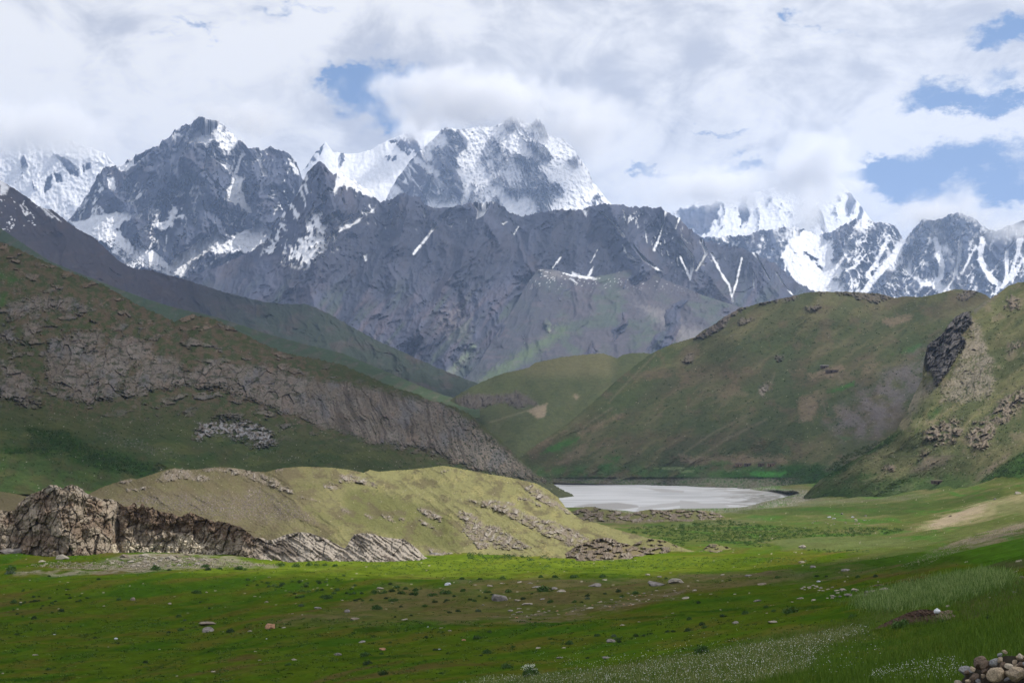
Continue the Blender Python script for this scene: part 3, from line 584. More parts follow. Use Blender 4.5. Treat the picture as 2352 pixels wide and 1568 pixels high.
# small far hill in the middle of the valley
def fn_ra(vx, vy, s, d):
    big, mid, fine = base_hill(vx, vy, 301, 120, .5)
    off = -22*big-2*mid-.8*fine
    for p, w_, h in (([(1235,990),(1180,1010),(1060,1040)], 34, 18), (Z5([(1250,980),(1090,1040),(880,1100)]), 30, 16), (Z5([(1700,830),(1500,960),(1200,1080),(1060,1180)]), 40, 26)): off = off-h*tent(vx, vy, p, w_)
    c = scatter_tone(np.ones(vx.shape+(3,))*(GRASS*.85+OLIVE*.25), fine, mid)
    w = fine*5+mid*6
    c = cmix(c, OLIVE*1.5, ss(878+.0*vx-vy+w, 0, 30)*ss(vx, 1130, 1250)*ss(1430-vx, 0, 40)*.8)
    R1, r1, cr = rockrel(vx, vy, 9, 311, .2, 2.2)
    rk = poly(vx, vy, Z5([(680,960),(740,930),(860,930),(970,930),(1060,915),(1130,935),(1180,985),(1080,1010),(1000,990),(900,990),(820,1030),(720,1000)]), 5, w)
    off = off-rk*(2+8*R1)
    c = cmix(c, (0.085, 0.072, 0.065), rk*.9); c = cmix(c, (0.03, 0.028, 0.025), rk*cr*.7)
    c = cmix(c, (0.22, 0.175, 0.125), poly(vx, vy, Z5([(1130,1030),(1250,985),(1230,1060),(1190,1075)]), 4, w*.6)*.8+poly(vx, vy, Z5([(1410,920),(1445,940),(1430,965),(1400,950)]), 4, w*.6)*.7)
    c = cmix(c, (0.15, 0.13, 0.09), stroke(vx, vy, Z5([(1250,985),(1090,1040),(900,1100)]), 3, 3, fine)*.6)
    c = cmix(c, ROCKW, (fine > .75)*(mid > .1)*.5)
    return off, c
sheet('hill', 1000, 1700, 1.7, 220, [(1000,950),(1040,914),(1070,895),(1100,880),(1130,866),(1160,856),(1190,850),(1215,843),(1230,832),(1260,826),(1290,820),(1330,815),(1365,812),(1385,811),(1400,816),(1418,822),(1432,814),(1450,810),(1480,810),(1520,814),(1700,830)], [(1000,1090),(1250,1112),(1700,1112)], [(1000,2300),(1350,2500),(1700,2500)], [(1000,1750),(1700,1650)], M_hill, fn_ra, prof=.9, jag=jagged(1.6, 12, 12))

# big green hill on the right, behind the lake
def fn_rb(vx, vy, s, d):
    big, mid, fine = base_hill(vx, vy, 401, 190, .8)
    off = -26*big-2.0*mid-.8*fine-7*ridged((vx*.54+vy*.84)/62+.4*mid*.3, (vy*.54-vx*.84)/300, 4, 431)
    for p, w_, h in (([(1900,690),(1700,800),(1550,960),(1400,1060),(1230,1100)], 110, 38), ([(2130,700),(2000,860),(1800,980),(1600,1060)], 90, 34), ([(1500,830),(1380,940),(1180,1060)], 40, 16)): off = off-h*tent(vx, vy, p, w_)
    c = scatter_tone(np.ones(vx.shape+(3,))*(GRASS*.8+OLIVE*.25), fine, mid)
    w = fine*5+mid*7
    c = cmix(c, np.array([0.07, 0.058, 0.036]), ss(fbm((vx+.9*vy)/120, vy/90, 4, 405), -.05, .5)*.75)
    c = cmix(c, OLIVE*1.35, poly(vx, vy, [(1560,800),(1700,720),(1900,675),(2150,690),(1960,730),(1800,760),(1640,790)], 24, w*2)*.7)
    fl = ridged((vx*.54+vy*.84)/62+.12*mid, (vy*.54-vx*.84)/300, 4, 431)
    c = cmix(c, (0.105, 0.095, 0.055), ss(fl, .5, .8)*.5); c = cmix(c, (0.032, 0.050, 0.022), ss(.42-fl, 0, .2)*.45)
    c = cmix(c, (0.088, 0.068, 0.046), ss(fbm(vx/60, vy/40, 4, 436)+.3*fine, .2, .6)*.55)
    # crag along the left crest, scars and scree
    R1, r1, cr = rockrel(vx, vy, 9, 411, -.5, 1.8)
    rk = np.maximum(poly(vx, vy, Z6([(80,600),(160,540),(240,480),(320,410),(400,400),(360,430),(260,510),(170,570)]), 4, w), poly(vx, vy, Z6([(480,380),(560,355),(720,325),(700,345),(560,380)]), 3, w))
    for p in (Z6([(780,310),(900,310),(860,325)]), Z6([(920,310),(1100,320),(1220,315),(1300,345),(1200,375),(1080,350)]), Z6([(1680,345),(1720,300),(1780,310),(1700,370)]), Z6([(370,480),(440,480),(400,500),(350,520)]), Z6([(760,400),(860,390),(840,430),(760,420)]), Z6([(470,900),(520,870),(535,900),(500,930)]), Z6([(20,740),(60,680),(100,690),(60,740)]), Z6([(580,700),(620,705),(590,730)])):
        rk = np.maximum(rk, poly(vx, vy, p, 4, w*1.3)*.75)
    off = off-rk*(2+7*R1)
    c = cmix(c, (0.11, 0.092, 0.082), rk*.85); c = cmix(c, (0.035, 0.03, 0.027), rk*cr*.8)
    for p, k in ((Z6([(730,960),(770,920),(820,930),(840,1010),(800,1100),(740,1080),(710,1010)]), .6), (Z6([(1240,490),(1320,470),(1400,460),(1380,490),(1290,520)]), .7), (Z6([(1150,730),(1230,725),(1180,780),(1120,790)]), .5),
                 (Z6([(780,810),(860,780),(960,760),(1000,775),(900,830),(820,830)]), .7), (Z6([(190,890),(300,880),(400,930),(250,960)]), .35), (Z6([(940,1010),(1020,1010),(1000,1080),(930,1070)]), .45), (Z6([(280,1300),(640,1310),(640,1340),(300,1350),(0,1350),(0,1300)]), .55), (Z5([(1450,1150),(1600,1080),(1700,1050),(1540,1140),(1440,1190)]), .55), (Z5([(1060,1290),(1280,1180),(1370,1150),(1230,1230)]), .5), (Z5([(1290,1350),(1500,1220),(1480,1290),(1380,1340)]), .5)):
        c = cmix(c, (0.155, 0.115, 0.082), poly(vx, vy, p, 7, w*1.6)*k)
    c = cmix(c, (0.20, 0.17, 0.14), poly(vx, vy, Z6([(470,900),(510,870),(520,910),(500,950),(480,930)]), 3, w*.5)*.8)
    for p in (Z5([(1900,690),(1750,840),(1620,980)]), Z5([(1640,1010),(1500,1100),(1440,1160)]), Z6([(850,950),(880,1040)]), Z6([(960,820),(980,860)]), Z6([(1020,1010),(1010,1050)]), Z6([(0,1300),(200,1160),(400,1060)]), Z6([(60,1340),(300,1190),(520,1080)]), Z6([(570,800),(540,900)])):
        c = cmix(c, (0.16, 0.135, 0.10), stroke(vx, vy, p, 3, 4, fine*2)*.4)
    # grey scree fan below the crag
    c = cmix(c, (0.115, 0.10, 0.10), poly(vx, vy, Z6([(1430,690),(1500,800),(1450,900),(1330,1000),(1250,1120),(1140,1200),(960,1190),(900,1100),(1000,1000),(1200,850),(1350,740)]), 26, w*2)*ss(mid+fine*.5, -.8, .3)*.8)
    for p, k in ((Z6([(890,920),(1050,850),(1040,875),(930,915)]), .9), (Z6([(1280,690),(1440,630),(1400,670),(1300,690)]), .6), (Z6([(180,1340),(300,1325),(320,1355),(200,1360)]), .6), (Z6([(950,1180),(1040,1190),(1000,1210)]), .6), (Z5([(1520,1370),(1640,1340),(1600,1385)]), .9), (Z5([(1590,1310),(1690,1300),(1670,1325)]), .8), (Z5([(1200,1290),(1330,1210),(1440,1190),(1420,1220),(1260,1280)]), .8)):
        c = cmix(c, LUSH, poly(vx, vy, p, 5, w)*k)
    lowb = ss(vy, 1062, 1078)
    c = cmix(c, (0.04, 0.082, 0.024), lowb*.75*ss(mid, -.5, .2))
    c = cmix(c, LUSH*.55, poly(vx, vy, Z6([(260,1410),(620,1370),(820,1350),(900,1400),(880,1490),(600,1500),(560,1470),(300,1440)]), 8, w)*.85)
    c = cmix(c, (0.04, 0.14, 0.03), poly(vx, vy, Z6([(400,1400),(640,1395),(620,1425),(430,1420)]), 5, w*.6)*.8)
    c = cmix(c, (0.13, 0.165, 0.08), poly(vx, vy, Z5([(1890,1375),(2010,1368),(2100,1372),(2010,1385)]), 2, fine)*.9+poly(vx, vy, Z6([(0,1385),(90,1385),(80,1400),(0,1400)]), 2, fine)*.7)
    bank = ss(vy, 1094, 1100)*ss(vx, 1230, 1300)*ss(1860-vx, 0, 60)
    c = cmix(c, (0.125, 0.115, 0.095), bank*.8*ss(fine, -.5, .3))
    off = off+bank*4
    _, _, _, r2 = cells(vx/8, vy/6, 421); f1, _, _, _ = cells(vx/8, vy/6, 421)
    c = cmix(c, (0.27, 0.24, 0.21), (f1 < .10)*(r2 > .95)*.8)
    return off, c
HRB = sheet('hill', 1130, 2500, 1.6, 380, [(1130,1095),(1160,1072),(1220,1030),(1300,975),(1360,925),(1420,870),(1460,838),(1495,812),(1530,795),(1570,782),(1596,774),(1610,762),(1640,745),(1660,730),(1685,716),(1700,706),(1720,704),(1745,695),(1760,693),(1800,684),(1830,678),(1855,671),(1880,669),(1910,670),(1950,670),(1990,672),(2020,674),(2040,680),(2055,684),(2080,680),(2110,682),(2140,678),(2170,670),(2195,664),(2215,665),(2240,668),(2260,675),(2280,688),(2330,720),(2500,760)], [(1130,1100),(1230,1105),(1280,1109),(1500,1114),(1700,1120),(1850,1128),(2000,1130),(2500,1130)], [(1130,1560),(1300,1750),(1600,2000),(2000,2050),(2500,2000)], [(1130,1540),(1280,1610),(1500,1560),(1700,1480),(1850,1390),(2100,1350),(2500,1300)], M_hill, fn_rb, prof=1.0, jag=jagged(2.2, 14, 14)).name

# sunlit slope with the dark crag, far right
def fn_rc(vx, vy, s, d):
    big, mid, fine = base_hill(vx, vy, 501, 150, .9)
    off = -14*big-1.8*mid-.8*fine-7*ridged((vx*.6+vy*.8)/48+.1*mid, (vy*.6-vx*.8)/240, 4, 531)
    off = off-20*tent(vx, vy, Z6([(1740,420),(1640,600),(1560,860),(1400,1100)]), 60)
    c = scatter_tone(np.ones(vx.shape+(3,))*(GRASS*.6+OLIVE*.9), fine, mid)
    w = fine*5+mid*7
    c = cmix(c, (0.125, 0.13, 0.06), ss(fbm((vx+vy)/90, vy/60, 4, 503), -.3, .5)*.6)
    fl = ridged((vx*.6+vy*.8)/48+.1*mid, (vy*.6-vx*.8)/240, 4, 531)
    c = cmix(c, (0.155, 0.14, 0.075), ss(fl, .5, .8)*.5); c = cmix(c, (0.045, 0.065, 0.028), ss(.42-fl, 0, .2)*.45)
    c = cmix(c, (0.17, 0.14, 0.095), ss(fbm(vx/50, vy/34, 4, 536)+.3*fine, .25, .6)*.6)
    R1, r1, cr = rockrel(vx, vy, 10, 511, .6, 2.4)
    crag = poly(vx, vy, Z6([(1465,640),(1530,600),(1600,540),(1630,480),(1700,430),(1750,420),(1755,500),(1700,560),(1720,620),(1650,740),(1620,800),(1550,865),(1500,790),(1470,700)]), 4, w*.7)
    pale = poly(vx, vy, Z6([(1755,480),(1830,580),(1850,680),(1920,860),(1870,920),(1740,960),(1700,980),(1620,960),(1560,1000),(1620,840),(1680,740),(1720,620)]), 8, w*1.5)
    lo = np.zeros(vx.shape)
    for p in (Z6([(1470,1150),(1530,1110),(1700,1070),(1680,1130),(1720,1150),(1660,1200),(1540,1240),(1490,1200)]), Z6([(1740,1160),(1850,1060),(1920,980),(2075,880),(2100,960),(1980,1080),(1900,1140),(1860,1240),(1770,1300)]), Z6([(1970,640),(2075,600),(2100,640),(1990,670)]), Z6([(1970,360),(2020,340),(2030,410),(1970,400)]), Z6([(1460,1270),(1530,1260),(1500,1300),(1450,1310)]), Z6([(1200,1370),(1280,1350),(1290,1390),(1210,1390)])):
        lo = np.maximum(lo, poly(vx, vy, p, 8, w*1.8))
    lo = lo*ss(fbm(vx/16, vy/12, 4, 515)+.25, -.15, .3)
    rk = np.clip(crag+pale*.6*ss(fine+mid, -.6, .4)+lo*.8, 0, 1)
    off = off-crag*(10+14*R1)-np.clip(pale*.5+lo, 0, 1)*(1+6*R1)
    c = cmix(c, (0.27, 0.23, 0.185), pale*.7*ss(fine+mid, -.8, .3)); c = cmix(c, (0.21, 0.17, 0.135), lo*.85)
    c = cmix(c, (0.075, 0.07, 0.073), crag*.95); c = cmix(c, (0.14, 0.13, 0.125), crag*ss(R1, .6, 1.1)*.6)
    c = cmix(c, (0.03, 0.028, 0.027), rk*cr*.75)
    c = cmix(c, (0.115, 0.105, 0.095), poly(vx, vy, Z6([(1740,420),(1780,410),(1870,345),(1920,310),(1840,400),(1780,440)]), 5, w)*.7)
    c = cmix(c, (0.14, 0.12, 0.11), poly(vx, vy, Z6([(1350,900),(1560,850),(1420,1020),(1300,1110),(1180,1200),(1140,1190),(1250,1040)]), 14, w*2)*.6)
    c = cmix(c, (0.062, 0.095, 0.035), ss(1960-vx+.4*(vy-1100)+w*3, -40, 60)*.6)
    for p, k in ((Z6([(880,1390),(960,1310),(1100,1250),(1300,1170),(1340,1160),(1250,1230),(1050,1310),(1000,1400),(860,1440)]), .95), (Z6([(1310,1010),(1340,970),(1340,1000),(1320,1030)]), .9), (Z6([(1320,950),(1390,900),(1370,940)]), .8), (Z6([(1920,1140),(2000,1130),(1960,1155)]), .9),
                 (Z6([(1530,1000),(1570,990),(1570,1030),(1520,1090),(1500,1080)]), .75), (Z6([(1420,1130),(1480,1110),(1420,1145)]), .8), (Z6([(1800,1480),(1860,1400),(1960,1340),(2100,1270),(2100,1400),(1960,1450),(1850,1480)]), .95), (Z6([(1420,1350),(1470,1320),(1450,1350)]), .7), (Z6([(960,1450),(1180,1400),(1200,1420),(1000,1450)]), .6), (Z6([(1100,1415),(1150,1400),(1200,1410),(1150,1425)]), .5)):
        c = cmix(c, LUSH*.8, poly(vx, vy, p, 8, w*1.5)*k*.85)
    c = cmix(c, (0.16, 0.125, 0.10), poly(vx, vy, Z6([(1380,1400),(1500,1310),(1640,1300),(1560,1350),(1440,1400)]), 8, w*1.4)*.6+poly(vx, vy, Z6([(1720,1490),(1850,1370),(1980,1290),(1960,1330),(1800,1460)]), 6, w)*.6)
    c = cmix(c, (0.045, 0.095, 0.025), poly(vx, vy, [(1870,1130),(1990,1105),(2130,1090),(2260,1100),(2352,1085),(2352,1150),(1850,1160)], 12, w*2)*.6)
    c = cmix(c, (0.06, 0.055, 0.05), stroke(vx, vy, Z6([(1200,1305),(1500,1302),(1760,1300)]), 1.2, 1.2)*.7)
    f1, _, _, r2 = cells(vx/9, vy/7, 521)
    c = cmix(c, (0.33, 0.30, 0.26), (f1 < .10)*(r2 > .92)*.8)
    c = cmix(c, LUSH*.5, (f1 < .2)*(r2 < .10)*ss(vy, 850, 950)*.9)
    return off, c
HRC = sheet('hill', 1846, 2640, 1.5, 360, [(1846,1139),(1862,1122),(1885,1100),(1940,1066),(1990,1040),(2030,1010),(2060,985),(2085,940),(2100,905),(2118,870),(2122,830),(2130,792),(2160,770),(2180,745),(2195,726),(2215,716),(2232,712),(2245,705),(2262,692),(2280,682),(2300,668),(2318,655),(2340,648),(2360,646),(2450,620),(2640,560)], [(1760,1140),(1850,1150),(2100,1160),(2640,1150)], [(1760,1250),(2060,1250),(2300,1350),(2640,1300)], [(1760,1180),(2000,900),(2352,640),(2640,520)], M_hill, fn_rc, prof=1.1, cref=[(1760,960),(2000,790),(2150,705),(2340,648),(2640,560)], jag=jagged(2.5, 10, 15)).name
# ------------------------------------------------------------------ valley floor
LAKE = [(1190,1106),(1283,1108),(1400,1111),(1500,1114),(1600,1116),(1680,1119),(1740,1124),(1790,1128),(1832,1134),(1800,1146),(1760,1153),(1730,1163),(1700,1168),(1640,1170),(1560,1171),(1500,1176),(1470,1180),(1430,1174),(1380,1169),(1330,1166),(1280,1164),(1190,1164)]
cols = [(-9000, [(6000,1.6),(2500,11),(1700,90),(1568,120),(1450,165),(1300,250),(1250,330),(1200,430),(1150,540),(1120,620),(1095,700)]),
        (0, [(6000,1.6),(2500,14),(1700,100),(1568,133),(1450,180),(1300,262),(1250,330),(1200,420),(1150,520),(1120,600),(1095,680)]),
        (600, [(6000,1.6),(2500,13),(1700,96),(1568,126),(1450,174),(1300,262),(1250,345),(1200,480),(1150,700),(1120,900),(1095,1100)]),
        (1200, [(6000,1.6),(2500,10),(1700,62),(1568,92),(1500,126),(1400,184),(1300,265),(1250,370),(1200,600),(1170,1075),(1110,1600),(1095,1800)]),
        (1500, [(6000,1.6),(2500,9),(1700,48),(1568,70),(1500,98),(1430,148),(1350,205),(1290,285),(1240,410),(1200,610),(1180,820),(1160,1140),(1110,1620),(1095,1850)]),
        (1750, [(6000,1.6),(2500,8.5),(1700,38),(1568,51),(1500,76),(1430,118),(1350,180),(1280,285),(1230,430),(1190,650),(1160,1000),(1135,1300),(1110,1640),(1095,1900)]),
        (2000, [(6000,1.6),(2500,8),(1700,29),(1568,38),(1500,56),(1430,84),(1380,114),(1330,158),(1290,216),(1250,320),(1210,480),(1180,640),(1150,850),(1120,1150),(1095,1350)]),
        (2200, [(6000,1.6),(2500,7.5),(1700,23),(1568,30),(1500,43),(1430,62),(1360,92),(1310,120),(1275,160),(1250,225),(1210,360),(1180,470),(1150,590),(1120,800),(1095,1000)]),
        (2352, [(6000,1.6),(2500,7),(1700,20),(1568,24.5),(1480,34),(1400,50),(1330,75),(1270,104),(1245,140),(1215,220),(1180,300),(1150,380),(1120,500),(1095,640)]),
        (2700, [(6000,1.6),(2500,7),(1700,17),(1568,20),(1400,38),(1300,60),(1230,90),(1200,130),(1150,250),(1095,420)]),
        (9000, [(6000,1.6),(2500,7),(1700,17),(1568,20),(1400,38),(1300,60),(1230,90),(1200,130),(1150,250),(1095,420)])]
def ground_table():
    gy = np.arange(1095, 6001, 5.0); gx = np.arange(-600, 3001, 40.0)
    tab = []
    for vx, t in cols:
        t = sorted(t); a = np.array(t); tab.append(np.interp(gy, a[:, 0], np.log(a[:, 1])))
    tab = np.array(tab); cx = np.array([c[0] for c in cols], float)
    G = np.array([[0]])
    G = np.stack([np.interp(gx, cx, tab[:, k]) for k in range(len(gy))], 1)   # (gx, gy)
    for _ in range(6):
        P = np.pad(G, ((1, 1), (0, 0)), 'edge'); G = (P[:-2]+2*P[1:-1]+P[2:])/4
    for _ in range(8):
        P = np.pad(G, ((0, 0), (1, 1)), 'edge'); G2 = (P[:, :-2]+2*P[:, 1:-1]+P[:, 2:])/4; G = G2
    return gx, gy, G
GX, GY, GT = ground_table()
def ground_d(vx, vy):
    fx = np.clip((vx-GX[0])/40, 0, len(GX)-1.001); fy = np.clip((vy-GY[0])/5, 0, len(GY)-1.001)
    i = fx.astype(int); j = fy.astype(int); u = fx-i; v = fy-j
    g = GT[i, j]*(1-u)*(1-v)+GT[i+1, j]*u*(1-v)+GT[i, j+1]*(1-u)*v+GT[i+1, j+1]*u*v
    d = np.exp(g)
    k = np.zeros(vx.shape); k = poly(vx, vy, LAKE, 5)
    dl = (CAMZ+0.6)*F/np.maximum(vy-HY, 1)
    return d*(1-k)+dl*k
M_ground = terrain_mat('meadow_turf', 0.35, bump=0.45, dist=0.25, var=0.38, fine=6.0)
FLOWERS = [[(1040,1575),(1130,1555),(1300,1548),(1500,1520),(1700,1492),(1850,1475),(1920,1478),(1880,1500),(1860,1540),(1780,1560),(1700,1575)],
           [(1990,1568),(2020,1548),(2100,1535),(2190,1528),(2220,1540),(2200,1575)],
           [(1700,1488),(1850,1462),(1960,1440),(2010,1450),(1900,1482)]]
PALEGRASS = [L3_([(1240,300),(1240,240),(1400,200),(1480,175),(1700,130),(1900,90),(2100,65),(2240,90),(2220,140),(2080,190),(1900,230),(1700,280),(1500,300)])]
def ground_color(vx, vy, X, Y):
    LUSHM = np.array([0.068, 0.112, 0.008])
    c = np.ones(vx.shape+(3,))*LUSHM
    n1 = fbm(X/30, Y/30, 5, 601); n2 = fbm(X/9, Y/12, 5, 603); n3 = fbm(X/2.2, Y/2.6, 4, 605, gain=.6); n4 = fbm(vx/220, vy/16+.15*vx/16, 4, 607)
    w = n2*9+n3*4
    c = cmix(c, (0.105, 0.098, 0.018), ss(n4+.4*n2, -.05, .6)*.75)
    c = cmix(c, (0.105, 0.080, 0.030), ss(n1+.5*n4, .35, .85)*.7)
    c = cmix(c, (0.040, 0.098, 0.008), ss(-n4-.4*n1, .05, .6)*.8)
    c = cmix(c, (0.026, 0.058, 0.006), ss(n3+.4*n2, .45, .8)*.55)
    # yellow-green strip at the foot of the knoll, sunlight painted into its colour
    c = cmix(c, (0.155, 0.215, 0.022), ss(vy, 1268, 1290)*ss(1336-vy+w, 0, 30)*ss(vx, 330, 520)*ss(1900-vx, 0, 400)*(.6+.35*ss(n2, -.2, .4)))
    # drier valley beyond
    far = ss(1268-vy, -6, 30)
    c = cmix(c, (0.080, 0.100, 0.032), far*.8)
    c = cmix(c, (0.14, 0.125, 0.060), far*ss(n1+.6*fbm(vx/160, vy/9, 4, 611), -.05, .6)*.7)
    c = cmix(c, (0.05, 0.12, 0.02), far*ss(fbm(vx/130, vy/8, 4, 613), .05, .5)*.75)
    c = cmix(c, (0.13, 0.12, 0.08), poly(vx, vy, M3([(720,350),(800,290),(1000,320),(1300,320),(1700,290),(1700,310),(1300,340),(1000,350),(900,370),(760,370)]), 4, w*.5)*.6)
    c = cmix(c, (0.20, 0.19, 0.165), poly(vx, vy, [(1600,1110),(1780,1120),(1850,1128),(1900,1136),(1850,1150),(1790,1162),(1730,1172),(1600,1178),(1520,1180),(1440,1182),(1380,1176)], 4, w*.5)*ss(n3+.5*n2, -.5, .3)*.8)
    c = cmix(c, (0.035, 0.06, 0.016), poly(vx, vy, M3([(300,400),(1200,350),(1700,330),(2200,250),(2200,320),(1500,430),(1100,430),(500,430)]), 8, w*.6)*.6)
    c = cmix(c, (0.10, 0.12, 0.045), poly(vx, vy, M3([(620,600),(1000,585),(1400,590),(1640,600),(1450,640),(1000,670),(700,660)]), 5, w*.5)*.8)
    c = cmix(c, (0.125, 0.125, 0.065), poly(vx, vy, M2([(1990,510),(2352,490),(2352,450),(1700,480)])+M3([(0,480),(350,470),(600,450),(400,490),(0,500)]), 4, w*.4)*.6)
    # dry slope on the right
    c = cmix(c, (0.27, 0.235, 0.13), poly(vx, vy, M3([(1620,520),(1700,470),(1900,400),(2100,340),(2352,280),(2500,250),(2500,400),(2200,430),(1900,500),(1700,540)]), 7, w)*.75)
    c = cmix(c, (0.33, 0.26, 0.19), poly(vx, vy, M3([(1700,510),(1800,440),(1950,390),(2100,360),(2060,420),(1900,480),(1760,530)]), 7, w)*.7)
    c = cmix(c, (0.115, 0.13, 0.05), poly(vx, vy, M3([(2150,440),(2170,370),(2352,330),(2500,330),(2500,420),(2300,440)]), 6, w)*.7)
    gr = poly(vx, vy, M3([(1500,790),(1600,730),(1750,660),(1900,600),(2100,540),(2352,470),(2500,430),(2500,520),(2300,560),(2050,620),(1950,680),(1700,760),(1560,800)]), 6, w)
    c = cmix(c, (0.20, 0.165, 0.12), gr*ss(n3+n2, -.6, .3)*.85)
    c = cmix(c, (0.085, 0.10, 0.035), poly(vx, vy, M3([(900,780),(1300,680),(1700,600),(2100,480),(2352,440),(2352,470),(2000,570),(1700,660),(1500,780),(1300,830),(800,830)]), 8, w)*.7)
    # crest of the near green slope
    c = cmix(c, (0.040, 0.098, 0.008), poly(vx, vy, [(1700,1330),(1800,1318),(1960,1295),(2080,1275),(2200,1258),(2352,1240),(2500,1230),(2500,1262),(2352,1285),(2200,1290),(2100,1312),(1900,1326),(1740,1342)], 6, w*.7)*.85)
    # dry stony belt across the meadow
    belt = poly(vx, vy, L2_([(-500,420),(0,300),(300,150),(700,160),(1300,120),(1700,115),(2352,100)])+L3_([(0,90),(500,90),(900,80),(1500,20),(1500,40),(1000,110),(500,150),(100,190),(0,240)])+L2_([(2352,240),(2100,270),(1850,340),(1500,370),(1200,400),(700,420),(200,450),(-400,440)]), 9, w*1.2)
    c = cmix(c, (0.135, 0.115, 0.05), belt*(.45+.4*ss(n2+n3*.5, -.3, .5)))
    c = cmix(c, (0.17, 0.145, 0.10), poly(vx, vy, L2_([(1050,360),(1500,300),(2000,230),(2352,180),(2352,215),(1900,320),(1500,370),(1200,395)]), 6, w)*ss(n3+.3*n2, -.1, .5)*.7)
    c = cmix(c, (0.115, 0.10, 0.06), stroke(vx, vy, L2_([(700,130),(1300,125),(1900,118),(2352,105)])+L3_([(0,90),(500,95),(900,85)]), 7, 5, w*.4)*.5)
    # dark step lines: lusher turf and terrace shade painted into the colour
    for p, wd in ((L1([(0,800),(500,740),(1000,720),(1500,560),(2352,530)]), 2.5), (L2_([(100,490),(700,450),(1300,415),(1800,390),(2352,360)])+L3_([(0,340),(400,300),(800,300),(1200,265)]), 2.8), (L2_([(0,660),(500,630),(900,620)]), 2), (L1([(300,580),(800,570),(1500,570),(2352,560)]), 2), (L1([(100,790),(900,740),(1200,690)]), 3), (L3_([(2080,480),(2352,430)]), 4), (L3_([(1180,500),(1300,520),(1500,530)]), 4)):
        c = cmix(c, (0.022, 0.065, 0.006), stroke(vx, vy, p, wd, 2.0, n2*3)*.75)
    # pale flowery / seeding bands on the near slope
    for i, p in enumerate(FLOWERS): c = cmix(c, (0.12, 0.135, 0.06), poly(vx, vy, p, 9, w*.9)*(.75, .35, .6)[i]*ss(n3, -.7, .4))
    c = cmix(c, (0.10, 0.115, 0.045), poly(vx, vy, [(1500,1530),(1700,1478),(1950,1425),(2150,1350),(2100,1400),(1960,1450),(1800,1490),(1600,1530)], 12, w)*.55)
    for p in PALEGRASS: c = cmix(c, (0.18, 0.235, 0.085), poly(vx, vy, p, 8, w*1.4)*.6)
    c = cmix(c, (0.09, 0.082, 0.045), poly(vx, vy, L3_([(1500,130),(1800,70),(2100,30),(2352,-10),(2352,30),(2100,60),(1800,110),(1560,160)]), 5, w)*.7)
    c = cmix(c, (0.085, 0.085, 0.035), poly(vx, vy, L3_([(1800,280),(2200,160),(2352,120),(2500,120),(2500,250),(2352,270),(2000,330),(1930,320)]), 7, w)*.75)
    # rubble apron under the cliff
    c = cmix(c, (0.24, 0.215, 0.165), poly(vx, vy, L1([(200,50),(600,10),(1000,-60),(1500,-60),(1800,0),(1900,20),(1700,30),(1200,30),(900,50),(500,75),(100,75)]), 5, w*.6)*ss(n3+n2, -.7, .3)*.8)
    c = cmix(c, (0.075, 0.105, 0.03), poly(vx, vy, [(-300,1090),(210,1120),(230,1200),(60,1210),(-300,1210)], 10, w)*.6)
    f1, _, _, r2 = cells(X/1.5, Y/2.5, 621)
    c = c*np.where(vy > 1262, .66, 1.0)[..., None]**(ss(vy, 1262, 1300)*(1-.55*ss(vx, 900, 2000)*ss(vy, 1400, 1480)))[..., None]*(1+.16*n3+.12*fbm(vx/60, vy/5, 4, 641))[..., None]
    c = cmix(c, (0.30, 0.27, 0.22), (f1 < .13)*(r2 > .95)*ss(1290-vy, -200, 0)*.8*(1-ss(vy, 1400, 1500)))
    return c
def build_ground():
    xs = np.concatenate([[-9000,-5000,-3000,-1800,-1100,-700,-480], np.arange(-330, 2700, 1.7), [2760,2900,3200,3800,5000,8000]])
    ys = np.concatenate([[6000,4600,3600,3000,2500,2100,1900,1800,1740,1700,1670,1645], np.arange(1625, 1330, -1.25), np.arange(1330, 1094, -0.85)])
    VY, VX = np.meshgrid(ys, xs, indexing='ij')
    D = ground_d(VX, VY)
    P = world_pt(VX, VY, D)
    X, Y = P[..., 0], P[..., 1]
    lk = poly(VX, VY, LAKE, 6)
    amp = (1-lk)*np.clip(D/120, .15, 1)
    P[..., 2] += amp*(0.75*fbm(X/28, Y/28, 4, 631)+0.16*fbm(X/5, Y/6, 4, 633)*np.clip(260/D, .2, 1)+ss(D, 300, 900)*1.6*fbm(X/70, Y/70, 4, 635))
    # turf ledges
    for pts in (L2_([(100,490),(700,450),(1300,415),(1800,390),(2352,360)])+L3_([(0,340),(400,300),(800,300),(1200,265)]),):
        pass
    # fine hummocks in the near turf
    near = np.clip((90-D)/60, 0, 1); P[..., 2] += near*0.05*fbm(X/.6, Y/.9, 4, 637)
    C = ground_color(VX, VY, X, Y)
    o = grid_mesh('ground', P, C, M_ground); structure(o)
    vyr = HY-(P[..., 2]-CAMZ)*F/np.maximum(P[..., 1], .1)
    vyr = -np.maximum.accumulate(-vyr, axis=0)
    SHEETS['ground'] = (xs, vyr, P[..., 1])
build_ground()
# the plain below everything, out to the horizon
bm_v = [(-21800,-4000,-6),(21800,-4000,-6),(21800,20800,-6),(-21800,20800,-6)]
me = bpy.data.meshes.new('land'); me.from_pydata(bm_v, [], [(0,1,2,3)]); me.materials.append(plain_mat('distant_land', (0.07,0.075,0.045), scale=0.002))
o = bpy.data.objects.new('land', me); COL.objects.link(o); structure(o)

